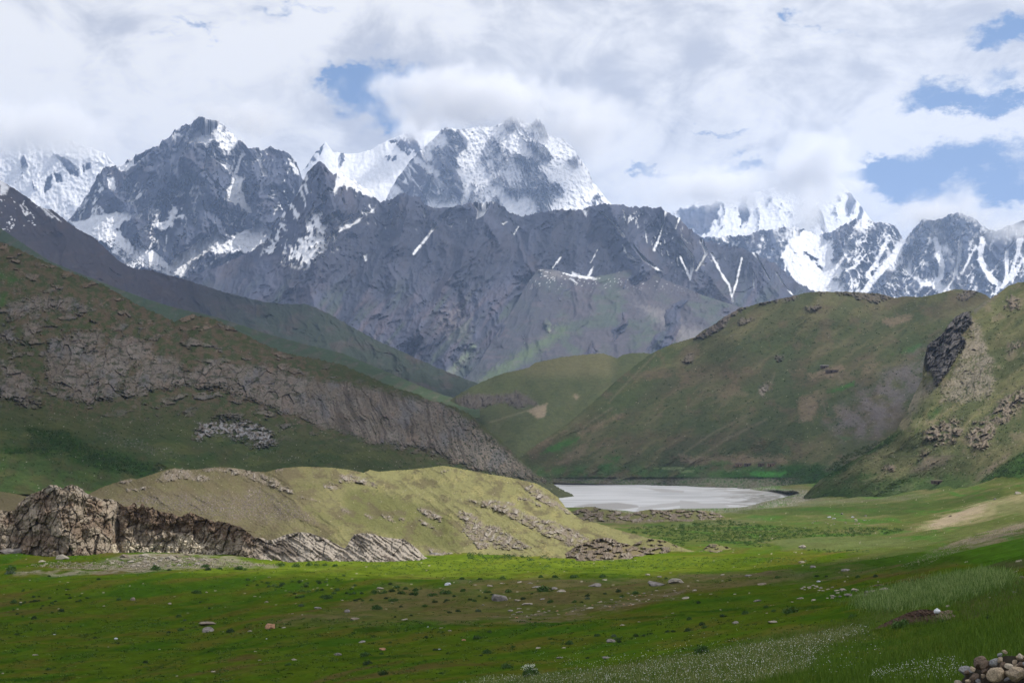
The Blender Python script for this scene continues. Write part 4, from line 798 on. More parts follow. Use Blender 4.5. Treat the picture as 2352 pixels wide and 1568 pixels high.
def build_lake():
    xs = np.arange(1185, 1842, 1.6); ys = np.arange(1185, 1104, -0.55)
    VY, VX = np.meshgrid(ys, xs, indexing='ij')
    P = world_pt(VX, VY, CAMZ*F/(VY-HY)); X, Y = P[..., 0], P[..., 1]
    w = 2.2*fbm(X/40, Y/60, 4, 651)+5.0*ss(VX, 1600, 1760)*fbm(X/26, Y/20, 4, 661)+3.5*ss(VX, 1640, 1800)
    m = poly(VX, VY, LAKE, 1, w)
    c = np.ones(VX.shape+(3,))*np.array([0.40, 0.405, 0.42])
    sand = np.maximum(poly(VX, VY, M2([(1560,400),(1600,370),(1700,350),(1900,342),(2030,360),(2050,378),(1900,392),(1700,395),(1620,410)]), 1.2, w*.6), 0)
    sand = np.maximum(sand, poly(VX, VY, M2([(1480,215),(1620,220),(1690,232),(1560,235)]), 1, w*.5)*.7)
    sand = np.maximum(sand, poly(VX, VY, M2([(2050,240),(2200,250),(2352,262),(2352,280),(2200,272)]), 1, w*.7)*.7)
    for p in (M3([(0,330),(150,345),(280,345),(330,370),(180,390),(0,395)]), M2([(2050,370),(2352,340),(2352,360),(2100,395),(2000,415)])): sand = np.maximum(sand, poly(VX, VY, p, 1.2, w)*.7)
    brd = ss(VX+60*fbm(X/60, Y/60, 2, 8), 1560, 1720)*ss(fbm(X/30, Y/22, 5, 653)+.25*ss(VX, 1600, 1800), .0, .22)
    sand = np.maximum(sand, brd)
    gravel = ss(VX, 1660, 1760)*ss(fbm(X/6, Y/14, 4, 655), -.1, .3)*ss(VY, 1124, 1138)
    c = cmix(c, (0.20, 0.19, 0.18), sand*.9); c = cmix(c, (0.09, 0.095, 0.065), gravel*.85)
    c = cmix(c, (0.25, 0.255, 0.265), ss(fbm(X/110, Y/16, 5, 657), -.05, .35)*.75*(1-sand))
    mt = terrain_mat('glacial_water', 0.2, bump=0.06, dist=0.1, var=0.06, rough=0.5, fine=4)
    mt.node_tree.nodes['Principled BSDF'].inputs['Specular IOR Level'].default_value = 0.12
    o = grid_mesh('lake', P, c, mt)
    import bmesh
    bm = bmesh.new(); bm.from_mesh(o.data); bm.verts.ensure_lookup_table()
    mm = m.reshape(-1)
    bmesh.ops.delete(bm, geom=[v for v in bm.verts if mm[v.index] < .5], context='VERTS')
    bm.to_mesh(o.data); bm.free(); structure(o)
build_lake()

# ------------------------------------------------------------------ sunlit knoll
M_knoll = terrain_mat('knoll_grass_and_rock', 0.5, bump=0.5, dist=0.35, var=0.30, fine=5.0)
def knoll_fn(vx, vy, s, d):
    big, mid, fine = base_hill(vx, vy, 701, 130, .3)
    rib = ridged((-vx*.57+vy*.82)/24+.25*mid, (vx*.82+vy*.57)/130, 5, 731)
    off = -6*big-1.6*mid-.4*fine-2.6*(rib-.4)
    off = off-9*tent(vx, vy, [(640,1075),(700,1160),(760,1200),(900,1260)], 60)-9*tent(vx, vy, M2([(700,100),(900,330),(1400,480),(1900,600)]), 60)
    c = np.ones(vx.shape+(3,))*np.array([0.185, 0.178, 0.082])
    w = fine*4+mid*6
    c = cmix(c, (0.11, 0.092, 0.058), ss(rib+.2*fine, .5, .85)*.55)
    c = cmix(c, (0.25, 0.22, 0.10), ss(mid, 0, .6)*.5)
    left = ss(830-vx, -60, 260)
    c = cmix(c, (0.098, 0.086, 0.05), left*.85); c = cmix(c, (0.10, 0.105, 0.042), poly(vx, vy, M1([(2000,240),(2352,200),(2352,480),(2200,460),(2100,380)])+M2([(0,480),(780,700),(880,640),(760,480),(700,400),(500,330),(250,270),(0,220)]), 14, w*1.5)*.75)
    c = cmix(c, (0.075, 0.085, 0.028), ss(fine+mid*.5, .35, .8)*.6)
    R1, r1, cr = rockrel(vx, vy, 8, 711, .55, 2.6)
    rk = np.zeros(vx.shape)
    for p in (M1([(1080,190),(1120,140),(1200,110),(1280,115),(1340,160),(1460,180),(1380,200),(1250,180),(1140,200)]), M1([(810,210),(850,180),(930,185),(880,210)]), M1([(870,260),(960,232),(1010,240),(1000,262)]),
              M1([(1395,125),(1460,105),(1600,110),(1740,120),(1860,180),(1960,240),(2040,300),(2160,330),(2050,300),(1900,260),(1700,170),(1560,140),(1480,130)]), M1([(1880,110),(1935,110),(1935,125),(1885,128)]), M1([(2200,220),(2310,225),(2352,250),(2240,250)]),
              M2([(0,160),(60,160),(150,170),(250,215),(240,240),(130,210),(0,200)]), M2([(790,420),(830,400),(900,420),(1000,490),(1090,510),(1170,570),(1320,655),(1180,665),(1060,660),(950,650),(880,590),(830,540),(850,480)]),
              M2([(860,320),(950,335),(1060,325),(1190,350),(1180,375),(1300,440),(1480,480),(1600,530),(1700,600),(1640,640),(1560,640),(1500,600),(1400,560),(1290,500),(1200,470),(1140,420),(1060,400),(940,350)]),
              M2([(530,390),(570,380),(690,440),(690,475),(600,450)]), M2([(540,460),(620,490),(680,550),(640,530),(560,490)]), M2([(410,450),(440,450),(430,470)]), M2([(280,430),(360,440),(370,475),(300,460)]), M2([(0,370),(40,380),(90,415),(20,420)]), M2([(170,425),(230,450),(200,455)]),
              M2([(1245,225),(1320,235),(1420,290),(1500,350),(1580,420),(1655,462),(1560,425),(1460,370),(1350,330),(1290,290)]), M2([(1220,310),(1300,315),(1370,360),(1290,340)]), M2([(680,125),(740,125),(740,135),(690,138)]), M2([(600,660),(700,670),(840,720),(830,740),(720,730),(620,690)])):
        rk = np.maximum(rk, poly(vx, vy, p, 3, w*.9))
    reach = ss(fbm(vx/14, vy/8, 4, 715), -.35, .2)
    rk = rk*(.35+.65*reach)
    deb = poly(vx, vy, M1([(820,340),(1000,290),(1250,290),(1600,300),(1760,250),(1900,300),(2000,360),(2150,470),(1900,470),(1500,460),(1300,410),(1000,380)]), 16, w*2)
    db = deb*ss(fbm(vx/5, vy/4, 4, 717)+.2*mid, -.05, .35)
    off = off-rk*(1.0+1.9*R1+1.2*fbm(vx/20, vy/12, 3, 716))-db*.6*np.abs(fine)
    halo = ss(fbm(vx/40, vy/22, 4, 718)+.3*left+.25*fine, .0, .55)
    c = cmix(c, (0.105, 0.088, 0.055), halo*.7)
    rc = cmix(np.ones(vx.shape+(3,))*np.array([0.20, 0.17, 0.135]), (0.30, 0.27, 0.235), ss(R1, .6, 1.2))
    rc = cmix(rc, (0.075, 0.06, 0.046), cr*.6); rc = cmix(rc, (0.11, 0.085, 0.065), ss(-fine, .1, .6)*.5)
    c = cmix(c, rc, rk); c = cmix(c, (0.125, 0.103, 0.09), db*.9); c = cmix(c, (0.26, 0.225, 0.18), deb*ss(fbm(vx/2.6, vy/2.2, 2, 719), .45, .8)*.8)
    f1, _, _, r2 = cells(vx/8, vy/5, 721)
    c = cmix(c, (0.33, 0.29, 0.24), (f1 < .11)*(r2 > .93)*.85)
    return off, c
KN_CREST = [(-320,1150),(-60,1150),(0,1128),(40,1134),(80,1144),(120,1150),(205,1133),(235,1118),(280,1103),(300,1098),(315,1100),(345,1090),(375,1080),(400,1074),(425,1078),(460,1077),(500,1072),(540,1074),(580,1082),(610,1084),(635,1077),(650,1074),(690,1071),(760,1073),(800,1078),(835,1085),(850,1078),(870,1083),(900,1080),(940,1078),(985,1073),(1015,1069),(1040,1072),(1080,1080),(1120,1088),(1160,1094),(1200,1102),(1232,1110),(1255,1122),(1280,1140),(1300,1165),(1320,1182),(1340,1195),(1370,1200),(1400,1210),(1440,1222),(1480,1232),(1520,1242),(1570,1258),(1620,1272)]
KN = sheet('hill', -320, 1600, 1.3, 300, KN_CREST, [(-320,1312),(1050,1312),(1300,1306),(1620,1306)], [(-320,420),(200,430),(640,470),(1015,500),(1300,440),(1620,330)], [(-320,278),(400,285),(1050,276),(1300,292),(1620,292)], M_knoll, knoll_fn, prof=1.05, jag=jagged(1.6, 8, 21)).name

# mounds between meadow and lake
def mound_fn(seed, amt, col=(0.12, 0.12, 0.055)):
    def f(vx, vy, s, d):
        big, mid, fine = base_hill(vx, vy, seed, 60)
        R1, r1, cr = rockrel(vx, vy, 6, seed+9, .3, 2.2)
        rk = ss(fbm(vx/22, vy/8, 4, seed+11)+amt, -.1, .25)*ss(s, .12, .3)
        off = -d*.006*big-rk*d*.006*(1+R1)-d*.001*fine
        c = np.ones(vx.shape+(3,))*np.array(col); c = cmix(c, (0.17, 0.15, 0.085), ss(mid, 0, .6)*.6)
        c = cmix(c, (0.16, 0.13, 0.105), rk*.9); c = cmix(c, (0.05, 0.042, 0.035), rk*cr*.8)
        return off, cmix(c, (0.27, 0.24, 0.20), rk*ss(R1, .8, 1.3)*.6)
    return f
sheet('hill', 1280, 1690, 1.2, 60, M2([(1450,470),(1560,405),(1600,400),(1680,372),(1740,372),(1800,392),(1880,398),(1940,410),(1990,420),(2040,402),(2120,390),(2220,398),(2290,392)])+M3([(0,392),(60,396),(180,400),(260,415),(310,445),(350,470),(390,490)]), M2([(1400,520),(1700,500),(2352,495)])+M3([(400,500)]), [(1280,700),(1690,700)], [(1280,590),(1690,600)], M_knoll, mound_fn(801, .08), prof=.8, jag=jagged(1.2, 7, 22))
sheet('hill', 1250, 1480, 1.2, 50, M2([(1400,750),(1450,725),(1540,690),(1600,650),(1640,625),(1700,605),(1760,590),(1830,582),(1880,595),(1900,615),(1960,625),(2030,650),(2080,680)]), M2([(1400,800),(1600,800),(2080,790)]), [(1250,330),(1480,330)], [(1250,281),(1480,281)], M_knoll, mound_fn(821, .22, (0.15, 0.125, 0.07)), prof=.9, jag=jagged(1.5, 7, 23))
sheet('hill', 1420, 1880, 1.2, 50, M2([(1880,700),(1940,672),(2000,632),(2070,598),(2130,590),(2200,596),(2260,620),(2352,655)])+M3([(0,655),(90,680),(150,670),(200,628),(235,622),(290,640),(340,650),(400,676),(480,688),(560,684),(600,672),(640,674),(700,698),(780,712),(860,722),(940,740)]), M2([(1880,790),(2352,790)])+M3([(400,790),(940,790)]), [(1420,350),(1880,345)], [(1420,290),(1880,300)], M_knoll, mound_fn(841, -.05, (0.155, 0.15, 0.065)), prof=.9, jag=jagged(1.5, 7, 24))

# ------------------------------------------------------------------ cliff and slabs at the edge of the meadow
def cliff_fn(vx, vy, s, d):
    fine = fbm(vx/4, vy/4, 4, 901, gain=.6); mid = fbm(vx/26, vy/26, 4, 903)
    R1, r1, cr = rockrel(vx, vy, 22, 905, .25, 2.0); R2, r2, cr2 = rockrel(vx, vy, 8, 911, .2, 1.7)
    ang = .62
    u = (vx*math.sin(ang)-vy*math.cos(ang)); st = perlin(u/5.5+.7*fbm(vx/30, vy/30, 2, 915), (vx*math.cos(ang)+vy*math.sin(ang))/90, 917)
    slab = ss(vx, 565, 625)
    off = -(1-slab)*(1.3*R1+.35*R2+1.2*mid+.06*fine)-slab*(1.2*R1*.5+.7*st+.8*mid+.12*fine)
    # big buttress on the left
    off = off-(1-slab)*5*ss(1-np.abs(vx-150)/110, 0, 1)
    off = off+(1-slab)*3.0*np.exp(-((vx-272)/12)**2)
    c = np.ones(vx.shape+(3,))*np.array([0.27, 0.225, 0.175])
    c = cmix(c, (0.34, 0.29, 0.23), ss(r1, .4, .9)*.5)
    rim_shade = ss(s+.22*fbm(vx/18, vy/30, 3, 921)+.04*fine, .66, .74)*ss(vx, 240, 300)*(1-slab)  # dark rim band: overhang shade painted into the rock colour
    c = cmix(c, (0.13, 0.088, 0.062), rim_shade*.8)
    c = cmix(c, (0.18, 0.13, 0.095), ss(fbm(vx/40, vy/35, 4, 923), -.15, .35)*ss(300-vx, 0, 40)*.8)
    c = cmix(c, (0.05, 0.038, 0.028), np.clip(cr*(1-slab)+cr2*.2*(1-slab), 0, 1)*.5)
    rub = poly(vx, vy, M1([(780,720),(760,640),(850,600),(980,640),(1180,620),(1250,560),(1330,600),(1500,640),(1540,700),(1500,740),(780,740)]), 5, fine*4)*(1-slab)
    c = cmix(c, (0.60, 0.53, 0.41), rub*ss(fine+mid, -.7, .1)*.9); c = cmix(c, (0.06, 0.05, 0.035), rub*ss(fbm(vx/3, vy/2.5, 2, 925), .35, .6)*.8)
    c = cmix(c, (0.30, 0.27, 0.235), slab*.75); c = cmix(c, (0.075, 0.06, 0.05), slab*ss(st+.4*fine, .30, .55)*.8)
    c = cmix(c, (0.07, 0.055, 0.045), slab*poly(vx, vy, M1([(1860,640),(1930,590),(2000,640),(2060,720),(1980,720),(1840,680),(1760,720),(1700,600),(1760,580)]), 4, fine*4)*.75)
    c = cmix(c, (0.05, 0.043, 0.035), slab*poly(vx, vy, M2([(80,570),(150,560),(190,640),(160,700),(110,640)]), 4, fine*4)*.6)
    c = cmix(c, (0.28, 0.25, 0.215), poly(vx, vy, M1([(280,262),(340,222),(430,240),(380,262),(300,272)]), 3, fine*3)*.9+poly(vx, vy, M1([(460,225),(520,222),(640,300),(780,318),(800,340),(700,330),(600,320),(520,260)]), 3, fine*3)*.7)
    c = cmix(c, (0.25, 0.22, 0.18), poly(vx, vy, M1([(790,340),(830,340),(800,500),(770,560),(760,420)]), 3, fine*3)*.6)
    c = cmix(c, (0.10, 0.10, 0.045), (1-slab)*ss(fbm(vx/9, vy/6, 4, 931), .5, .8)*.5)
    # turf on the flat tops
    return off, c
CL_CREST = M1([(-300,330),(-60,330),(0,395),(60,400),(100,392),(125,350),(150,330),(190,300),(220,282),(280,262),(340,223),(385,226),(430,250),(455,230),(480,222),(520,226),(560,252),(600,285),(640,302),(680,318),(760,320),(800,336),(850,370),(880,372),(900,356),(912,342),(930,352),(938,384),(956,380),(965,352),(980,350),(992,378),(1010,372),(1030,384),(1040,370),(1060,392),(1100,408),(1150,412),(1190,420),(1200,432),(1240,440),(1270,420),(1300,408),(1340,425),(1370,440),(1440,462),(1470,478),(1490,470),(1560,482),(1600,500),(1640,505),(1700,550),(1740,580),(1790,585),(1830,600),(1880,596),(1940,566),(2040,545),(2120,552),(2200,580),(2260,605),(2352,655)])+M2([(40,650),(75,590),(100,560),(150,552),(220,556),(300,580),(380,590),(430,590),(480,620),(540,670),(580,715),(610,725)])
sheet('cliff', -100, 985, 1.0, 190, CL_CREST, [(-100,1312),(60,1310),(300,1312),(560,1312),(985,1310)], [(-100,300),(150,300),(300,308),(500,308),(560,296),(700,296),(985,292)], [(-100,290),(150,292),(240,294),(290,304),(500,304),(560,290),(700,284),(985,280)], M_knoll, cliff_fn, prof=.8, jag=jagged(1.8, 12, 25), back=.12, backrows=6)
# ------------------------------------------------------------------ loose things: rocks, shrubs, grass, flowers
import bmesh
def gpt(vx, vy, key='ground'): return at(key, vx, vy)
def rock_mesh(name, seed, mat, flat=.6, cuts=22, sub=4):
    r = random.Random(seed); bm = bmesh.new(); bmesh.ops.create_icosphere(bm, subdivisions=sub, radius=1)
    pls = []
    for _ in range(cuts):
        n = Vector((r.gauss(0, 1), r.gauss(0, 1), r.gauss(0, .8))).normalized(); pls.append((n, r.uniform(.55, .88)))
    for v in bm.verts:
        p = v.co.copy()
        for n, h in pls:
            k = p.dot(n)-h
            if k > 0: p -= n*k
        v.co = p
    co = np.array([v.co[:] for v in bm.verts])
    nz = fbm(co[:, 0]*3+seed, co[:, 1]*3+co[:, 2]*2, 4, seed)
    sx, sy = r.uniform(.85, 1.2), r.uniform(.7, 1.0)
    for i, v in enumerate(bm.verts):
        v.co *= 1+.07*nz[i]; v.co.x *= sx; v.co.y *= sy; v.co.z *= flat
    me = bpy.data.meshes.new(name); bm.to_mesh(me); bm.free(); me.materials.append(mat)
    me.polygons.foreach_set('use_smooth', np.zeros(len(me.polygons), bool)); return me
M_r = [plain_mat('pale_boulder_stone', (0.25,0.225,0.185), scale=2.5, var=.35, bump=.6), plain_mat('grey_boulder_stone', (0.17,0.155,0.145), scale=2.5, var=.4, bump=.6),
       plain_mat('rusty_boulder_stone', (0.30,0.17,0.10), scale=2.5, var=.35, bump=.6), plain_mat('brown_boulder_stone', (0.17,0.14,0.11), scale=2.5, var=.4, bump=.6), plain_mat('white_boulder_stone', (0.38,0.40,0.46), scale=3, var=.2, bump=.5)]
RM = {(m, k, f): rock_mesh('boulder', 50+m*10+k+int(f*100), M_r[m], f) for m in range(5) for k in range(2 if m in (2, 4) else 4) for f in (.34, .62)}
def side(vx): return 'left' if vx < 500 else 'centre-left' if vx < 950 else 'centre' if vx < 1450 else 'centre-right' if vx < 1850 else 'right'
n_rock = 0
PENDING = []; LANDS = []; SEEN = set()
MARKS = [('the largest boulder',1149,1379),('the tilted reddish slab',620,1442),('the pale broken slab',475,1450),('the widest ledge stone',1508,1344),('the tan stone-line boulder',2036,1356),('the bluish-white stone',1028,1341),
         ('the earth mound',2120,1415),('the upright brown stone',306,1377),('the blossoming bush',1222,1550),('the rusty orange stone',878,1492),('the grey boulder touching a bush',1404,1473),('the cliff buttress',150,1270),('the pale rubble apron',400,1275),
         ('the tilted slabs',880,1270),('the brown mound',1345,1275),('the white stone pair in the valley',1908,1189),('the rounded valley boulder',1844,1258),('the sunlit dry slope',2200,1190),('the stone wall',2290,1530),('the layered slab at the left edge',25,1275),('the long tan slab',815,1422),('the left edge shrub cluster',80,1375),('the upper shrub cluster',700,1350),('the brownish track stone',1720,1321),('the mottled grey slab',1392,1510),('the round green shrub',1712,1409),('the pale tall grass',2180,1355)]
ORD = ['leftmost', 'second from left', 'third from left', 'fourth from left', 'fifth from left', 'sixth from left', 'seventh from left', 'eighth from left', 'ninth from left', 'tenth from left']
def finish_labels():
    by = {}
    for o, base, vx, vy in PENDING:
        nm, mx, my = min(MARKS, key=lambda m: (m[1]-vx)**2+((m[2]-vy)*2.5)**2)
        dx, dy = vx-mx, (vy-my)*2.5
        far_ = math.hypot(dx, dy)
        q = 'just' if far_ < 60 else '' if far_ < 150 else 'well'
        hz = 'left' if dx < 0 else 'right'; vt = 'above' if dy < 0 else 'below'
        if abs(dx) > 2.2*abs(dy): r = f'{q} {hz} of'
        elif abs(dy) > 2.2*abs(dx): r = f'{q} {vt}'
        else: r = f'{q} {vt} and {hz} of'
        by.setdefault(' '.join(f'{base} {r} {nm}'.split()), []).append((vx, o))
    for lb, L in by.items():
        L.sort(key=lambda t: t[0])
        for i, (vx, o) in enumerate(L):
            o['label'] = lb if len(L) == 1 else f'{ORD[i]} {lb}' if i < 10 else lb
            w_ = o['label'].split()
            for drop in ('cushion', 'rounded', 'flat', 'just', 'rusty', 'pair', 'well', 'from', 'tiny', 'small', 'left', 'the'):
                if len(w_) > 16 and drop in w_: w_.remove(drop)
            w_ = w_[:16] if len(w_) > 16 else w_
            t = ' '.join(w_); o['label'] = t if t not in SEEN else t.replace('and left', 'left').replace('stone', 'slab', 1).replace('shrub', 'low shrub', 1)
            SEEN.add(o['label'])
def boulder(vx, vy, w, m=None, flat=None, label=None, h=None, group='stones lying on the meadow', key='ground', tilt=0):
    """w: width in survey units"""
    global n_rock
    if m is None: m = random.choice([0, 0, 1, 1, 3])
    fl = flat or random.choice([.34, .62])
    ks = [k for (a, k, f) in RM if a == m and f == fl]
    me = RM[(m, random.choice(ks), fl)]
    o = bpy.data.objects.new('boulder', me); COL.objects.link(o)
    p = gpt(vx, vy, key); r = w/2*p.y/F*1.2
    o.scale = (r, r*.9, r*(h or 1)); o.rotation_euler = (random.uniform(-.12, .12), random.uniform(-.12, .12)+tilt, random.uniform(0, 6.28))
    if tilt: o.rotation_euler.z = 0
    o.location = p+Vector((0, r*.25, r*fl*.18*(h or 1)))
    colour = ['pale', 'grey', 'rusty orange', 'brown', 'white'][m]
    size = 'large' if w > 24 else 'medium' if w > 13 else 'small' if w > 7.5 else 'tiny'
    if not label: PENDING.append((o, f'{size} {colour} {"flat" if fl < .5 else "rounded"} stone', vx, vy))
    else: LANDS.append((vx, vy))
    thing(o, label or 'stone', 'boulder', group); n_rock += 1
    return o
for (pt, w, m, f, h, lb) in [
    ((1095,257),150,1,.62,.72,'largest cracked grey-brown boulder, alone in the middle of the meadow'),((1095,247),60,0,.62,1,'pale top block lying against the largest boulder on the meadow'),
    ((45,335),65,1,.62,.6,'pointed grey stone left of the largest boulder, beside a flat tan slab'),((275,177),50,0,.62,.6,'pale rounded stone in a row of shrubs, upper left of the largest boulder'),((735,150),45,4,.62,1,'bluish-white stone standing above the row of dark shrubs'),
    ((100,385),90,3,.34,.6,'long flat tan slab sunk in the grass at the left of the stony belt'),((440,388),50,0,.34,.8,'flat pale stone below the shrub row, left of centre'),((1213,258),55,0,.34,1,'flat pale slab just right of the largest boulder'),
    ((1277,284),75,0,.34,.9,'oval pale slab lower right of the largest boulder'),((1025,160),42,0,.62,.7,'small pale stone above the largest boulder'),((1465,178),55,1,.62,.6,'dark grey stone touching a pale one, right of the long shrub'),((1510,196),60,0,.34,1.1,'pale flat stone touching a dark grey one, right of the long shrub'),
    ((1750,160),95,1,.34,.9,'long grey stone on the bare track across the meadow'),((2165,153),140,1,.34,.9,'widest low grey ledge stone on the bare track'),((2300,135),90,0,.62,.8,'bulky pale boulder at the right end of the bare track'),((2103,82),45,0,.62,.7,'small pale boulder above the widest ledge stone'),((2185,95),40,1,.34,1,'small grey slab above the widest ledge stone'),
    ((1388,247),50,1,.34,.6,'thin bluish grey slab right of the largest boulder'),((1165,328),52,1,.34,.9,'grey slab below the largest boulder'),((1222,338),50,0,.34,.9,'tan slab beside the grey slab below the largest boulder'),((1225,312),35,0,.34,.9,'small tan slab between the largest boulder and the rubble line'),
    ((1705,310),50,0,.34,.8,'flat pale stone in the stony belt, centre right'),((290,594),50,2,.62,.9,'rusty orange stone, the largest reddish one on the near meadow'),((845,528),30,2,.62,.9,'small rusty orange stone right of the larger reddish one'),((750,463),28,0,.62,.7,'small tan stone on the dark turf ledge'),
    ((1355,582),45,0,.34,.9,'pinkish flat stone on the near centre meadow'),((1855,540),70,1,.62,.75,'grey rounded boulder beside a bright green bush'),((1530,580),30,0,.34,.9,'tiny pale stone right of the pinkish flat stone'),((1505,650),50,1,.34,.9,'mossy grey slab on the near centre meadow'),((1820,650),70,1,.34,.9,'mottled grey slab above the flower slope'),
    ((1110,140),38,0,.34,.8,None),((1225,132),42,0,.34,.8,None),((1300,138),42,0,.34,.6,None),((1345,166),60,1,.34,.6,None),((1810,117),40,0,.34,.8,None),((1970,208),25,0,.62,.8,None),((2225,228),35,0,.34,.8,None),((1430,327),30,0,.34,.8,None),((690,443),30,0,.34,.6,None),((600,436),14,4,.62,.8,None),
    ((2275,342),25,0,.34,.6,None),((2045,402),25,0,.34,.8,None),((1930,425),35,0,.34,.8,None),((1210,375),28,2,.62,.8,None),((150,540),70,1,.34,.5,None),((980,287),30,1,.34,.8,None),((1148,695),16,0,.62,.8,None),((680,592),18,4,.62,1,None),((2080,207),25,1,.62,.6,None),((925,150),25,0,.34,.8,None)]:
    boulder(*L2_([pt])[0], w*.336, m, f, lb, h)
for (pt, w, m, f, h, lb) in [
    ((910,252),42,3,.62,1.3,'upright brown stone with a pale tip on the left meadow'),((1160,280),32,0,.62,.8,'small pale rounded stone right of the upright brown stone'),((1415,418),150,3,.34,.45,'long low brown slab behind a pale broken slab'),((1415,470),105,1,.62,.65,'pale broken slab with a dark notch, left meadow'),((1848,445),85,2,.62,1.15,'tilted reddish-brown slab standing on its edge'),
    ((1710,467),42,0,.34,.8,'thin pale slab left of the tilted reddish slab'),((1940,442),45,0,.34,.7,'thin leaning pale slab right of the tilted reddish slab'),((240,630),42,0,.34,1,'pale stone low on the left meadow'),((790,518),32,4,.34,1,'small bluish-white stone on the left meadow'),((2310,630),55,1,.62,.7,'grey pointed stone on the near centre-left meadow'),
    ((2010,663),42,0,.62,.7,'tan rounded stone on the near centre-left meadow'),((2170,310),65,1,.34,.7,'flat grey stone left of the pointed grey stone'),((1210,772),24,0,.34,1,None),((1775,664),26,0,.34,1,None),((140,270),22,0,.62,.8,None),((400,312),22,0,.34,.8,None),((710,294),22,0,.62,.6,None),((1740,228),22,0,.34,.8,None),((1778,230),14,0,.34,.8,None),((1823,267),26,0,.62,.7,None),
    ((1997,346),20,0,.34,.8,None),((2066,354),16,0,.62,.8,None),((372,488),20,4,.34,.8,None),((1090,590),24,0,.34,.8,None),((1745,605),24,0,.34,.8,None),((1821,518),14,4,.62,1,None),((18,754),24,0,.34,1,None),((1458,743),34,0,.34,1,None),((120,314),20,0,.34,.8,None),((1412,200),20,0,.62,.8,None),((1840,97),28,0,.34,.8,None),((740,574),16,0,.62,.8,None),((2340,255),26,0,.34,.8,None),((1525,470),14,0,.62,.8,None)]:
    boulder(*L1([pt])[0], w*.336, m, f, lb, h)
for (pt, w, m, f, h, lb) in [
    ((10,135),44,0,.62,.8,'pale round boulder where the bare track widens'),((290,82),44,0,.34,.8,'flat pale stone above the bare track'),((470,88),50,1,.62,.5,'brownish stone on the bare track, right part'),((560,148),60,3,.34,.9,'dark flat stone in the grass below the bare track'),((910,30),55,1,.62,.6,'low grey boulder near the dry slope'),((1135,52),66,1,.34,1,'low grey slab on the track at the foot of the dry slope'),
    ((950,127),38,4,.34,.9,'bluish flat stone left of the stone line'),((525,262),55,1,.62,.5,'pale grey stone in the centre-right grass'),((380,412),64,1,.62,.55,'grey-pink boulder low in the centre-right grass'),((635,406),84,0,.34,.7,'long pinkish slab low in the centre-right grass'),((1830,296),40,0,.34,1,'pale stone just above the brown earth mound'),((1410,190),100,0,.62,.6,'largest tan boulder at the end of the stone line'),
    ((1115,187),64,0,.34,1,'flat slab in the stone line, left of centre'),((1200,187),70,0,.34,1,'long flat slab in the stone line'),((1320,195),56,0,.34,1,'flat slab in the stone line beside the tan boulder'),((1155,222),50,1,.62,.8,'rounded grey boulder in the stone line'),((1277,222),42,0,.62,.8,'pale rounded boulder in the stone line'),((828,243),56,0,.34,.7,'separate flat slab left of the stone line'),
    ((2290,204),44,1,.62,.6,'grey stone on the dry slope above the soil bank'),((2000,80),60,0,.34,1,'flat tan stone at the top edge of the pale tall grass'),((2335,104),44,3,.62,1,'dark stone at the right edge beside the tall grass'),((40,240),70,0,.34,.6,'broken pale rubble slab at the end of the stony belt'),
    ((280,320),24,0,.34,.8,None),((770,266),24,0,.34,.8,None),((1045,240),40,0,.34,.8,None),((1365,152),70,3,.34,.5,None),((210,212),26,0,.34,.8,None),((375,212),30,0,.34,.5,None),((100,188),26,0,.62,.8,None),((595,342),24,0,.34,.6,None),((2120,235),36,0,.34,.7,None),((1975,250),24,3,.62,.7,None)]:
    boulder(*L3_([pt])[0], w*.336, m, f, lb, h)
for (pt, w, m, f, h, lb) in [((840,655),60,0,.62,1,'rounded pale boulder at the near edge of the valley shrubs'),((832,755),44,0,.62,.7,'pale boulder below the brown mound'),((1020,446),36,4,.34,.9,'white stone in the valley, left of a pair'),((1055,454),30,4,.34,.9,'white stone in the valley, right of a pair'),((1108,425),26,1,.62,.9,'grey boulder behind the white pair in the valley'),((1183,446),24,4,.62,.7,'small white stone right of the white pair'),((1270,437),24,1,.62,.7,'small grey stone at the edge of the dark valley strip'),((1848,440),24,3,.62,1,'dark boulder on the sunlit dry slope'),((2152,325),26,1,.62,1,'grey boulder high on the dry slope'),((2315,283),60,0,.34,1,'pale ledge stone at the top of the dry slope')]:
    boulder(*M3([pt])[0], w*.336, m, f, lb, h, group='stones across the valley floor')
# small stones in belts
def in_poly(pts, n, key=None):
    p = np.array(pts); out = []
    while len(out) < n:
        a = np.array([rng.uniform(p[:, 0].min(), p[:, 0].max(), 200), rng.uniform(p[:, 1].min(), p[:, 1].max(), 200)])
        k = inside(a[0], a[1], pts); out += list(zip(a[0][k], a[1][k]))
    return out[:n]
for (x, y) in in_poly(L3_([(800,160),(900,150),(1350,190),(1340,215),(1250,235),(1050,245),(900,270),(880,250),(1040,230),(1000,190),(850,190)]), 34): boulder(x, y, random.uniform(6, 13), random.choice([0, 0, 1]), .34, None, 1, 'small stones of the stone line')
for (x, y) in in_poly(L2_([(1080,350),(1500,300),(1900,230),(2300,160),(2340,200),(2000,290),(1500,360),(1150,385)]), 56): boulder(x, y, random.uniform(4, 9), random.choice([0, 0, 1, 2]), .34, None, 1, 'rubble stones of the stony belt')
for (x, y) in in_poly(M3([(880,470),(1000,450),(1330,450),(1300,480),(1120,500),(900,500)]), 18): boulder(x, y, random.uniform(3.5, 7), 0, .62, None, .8, 'scattered stones in the valley')
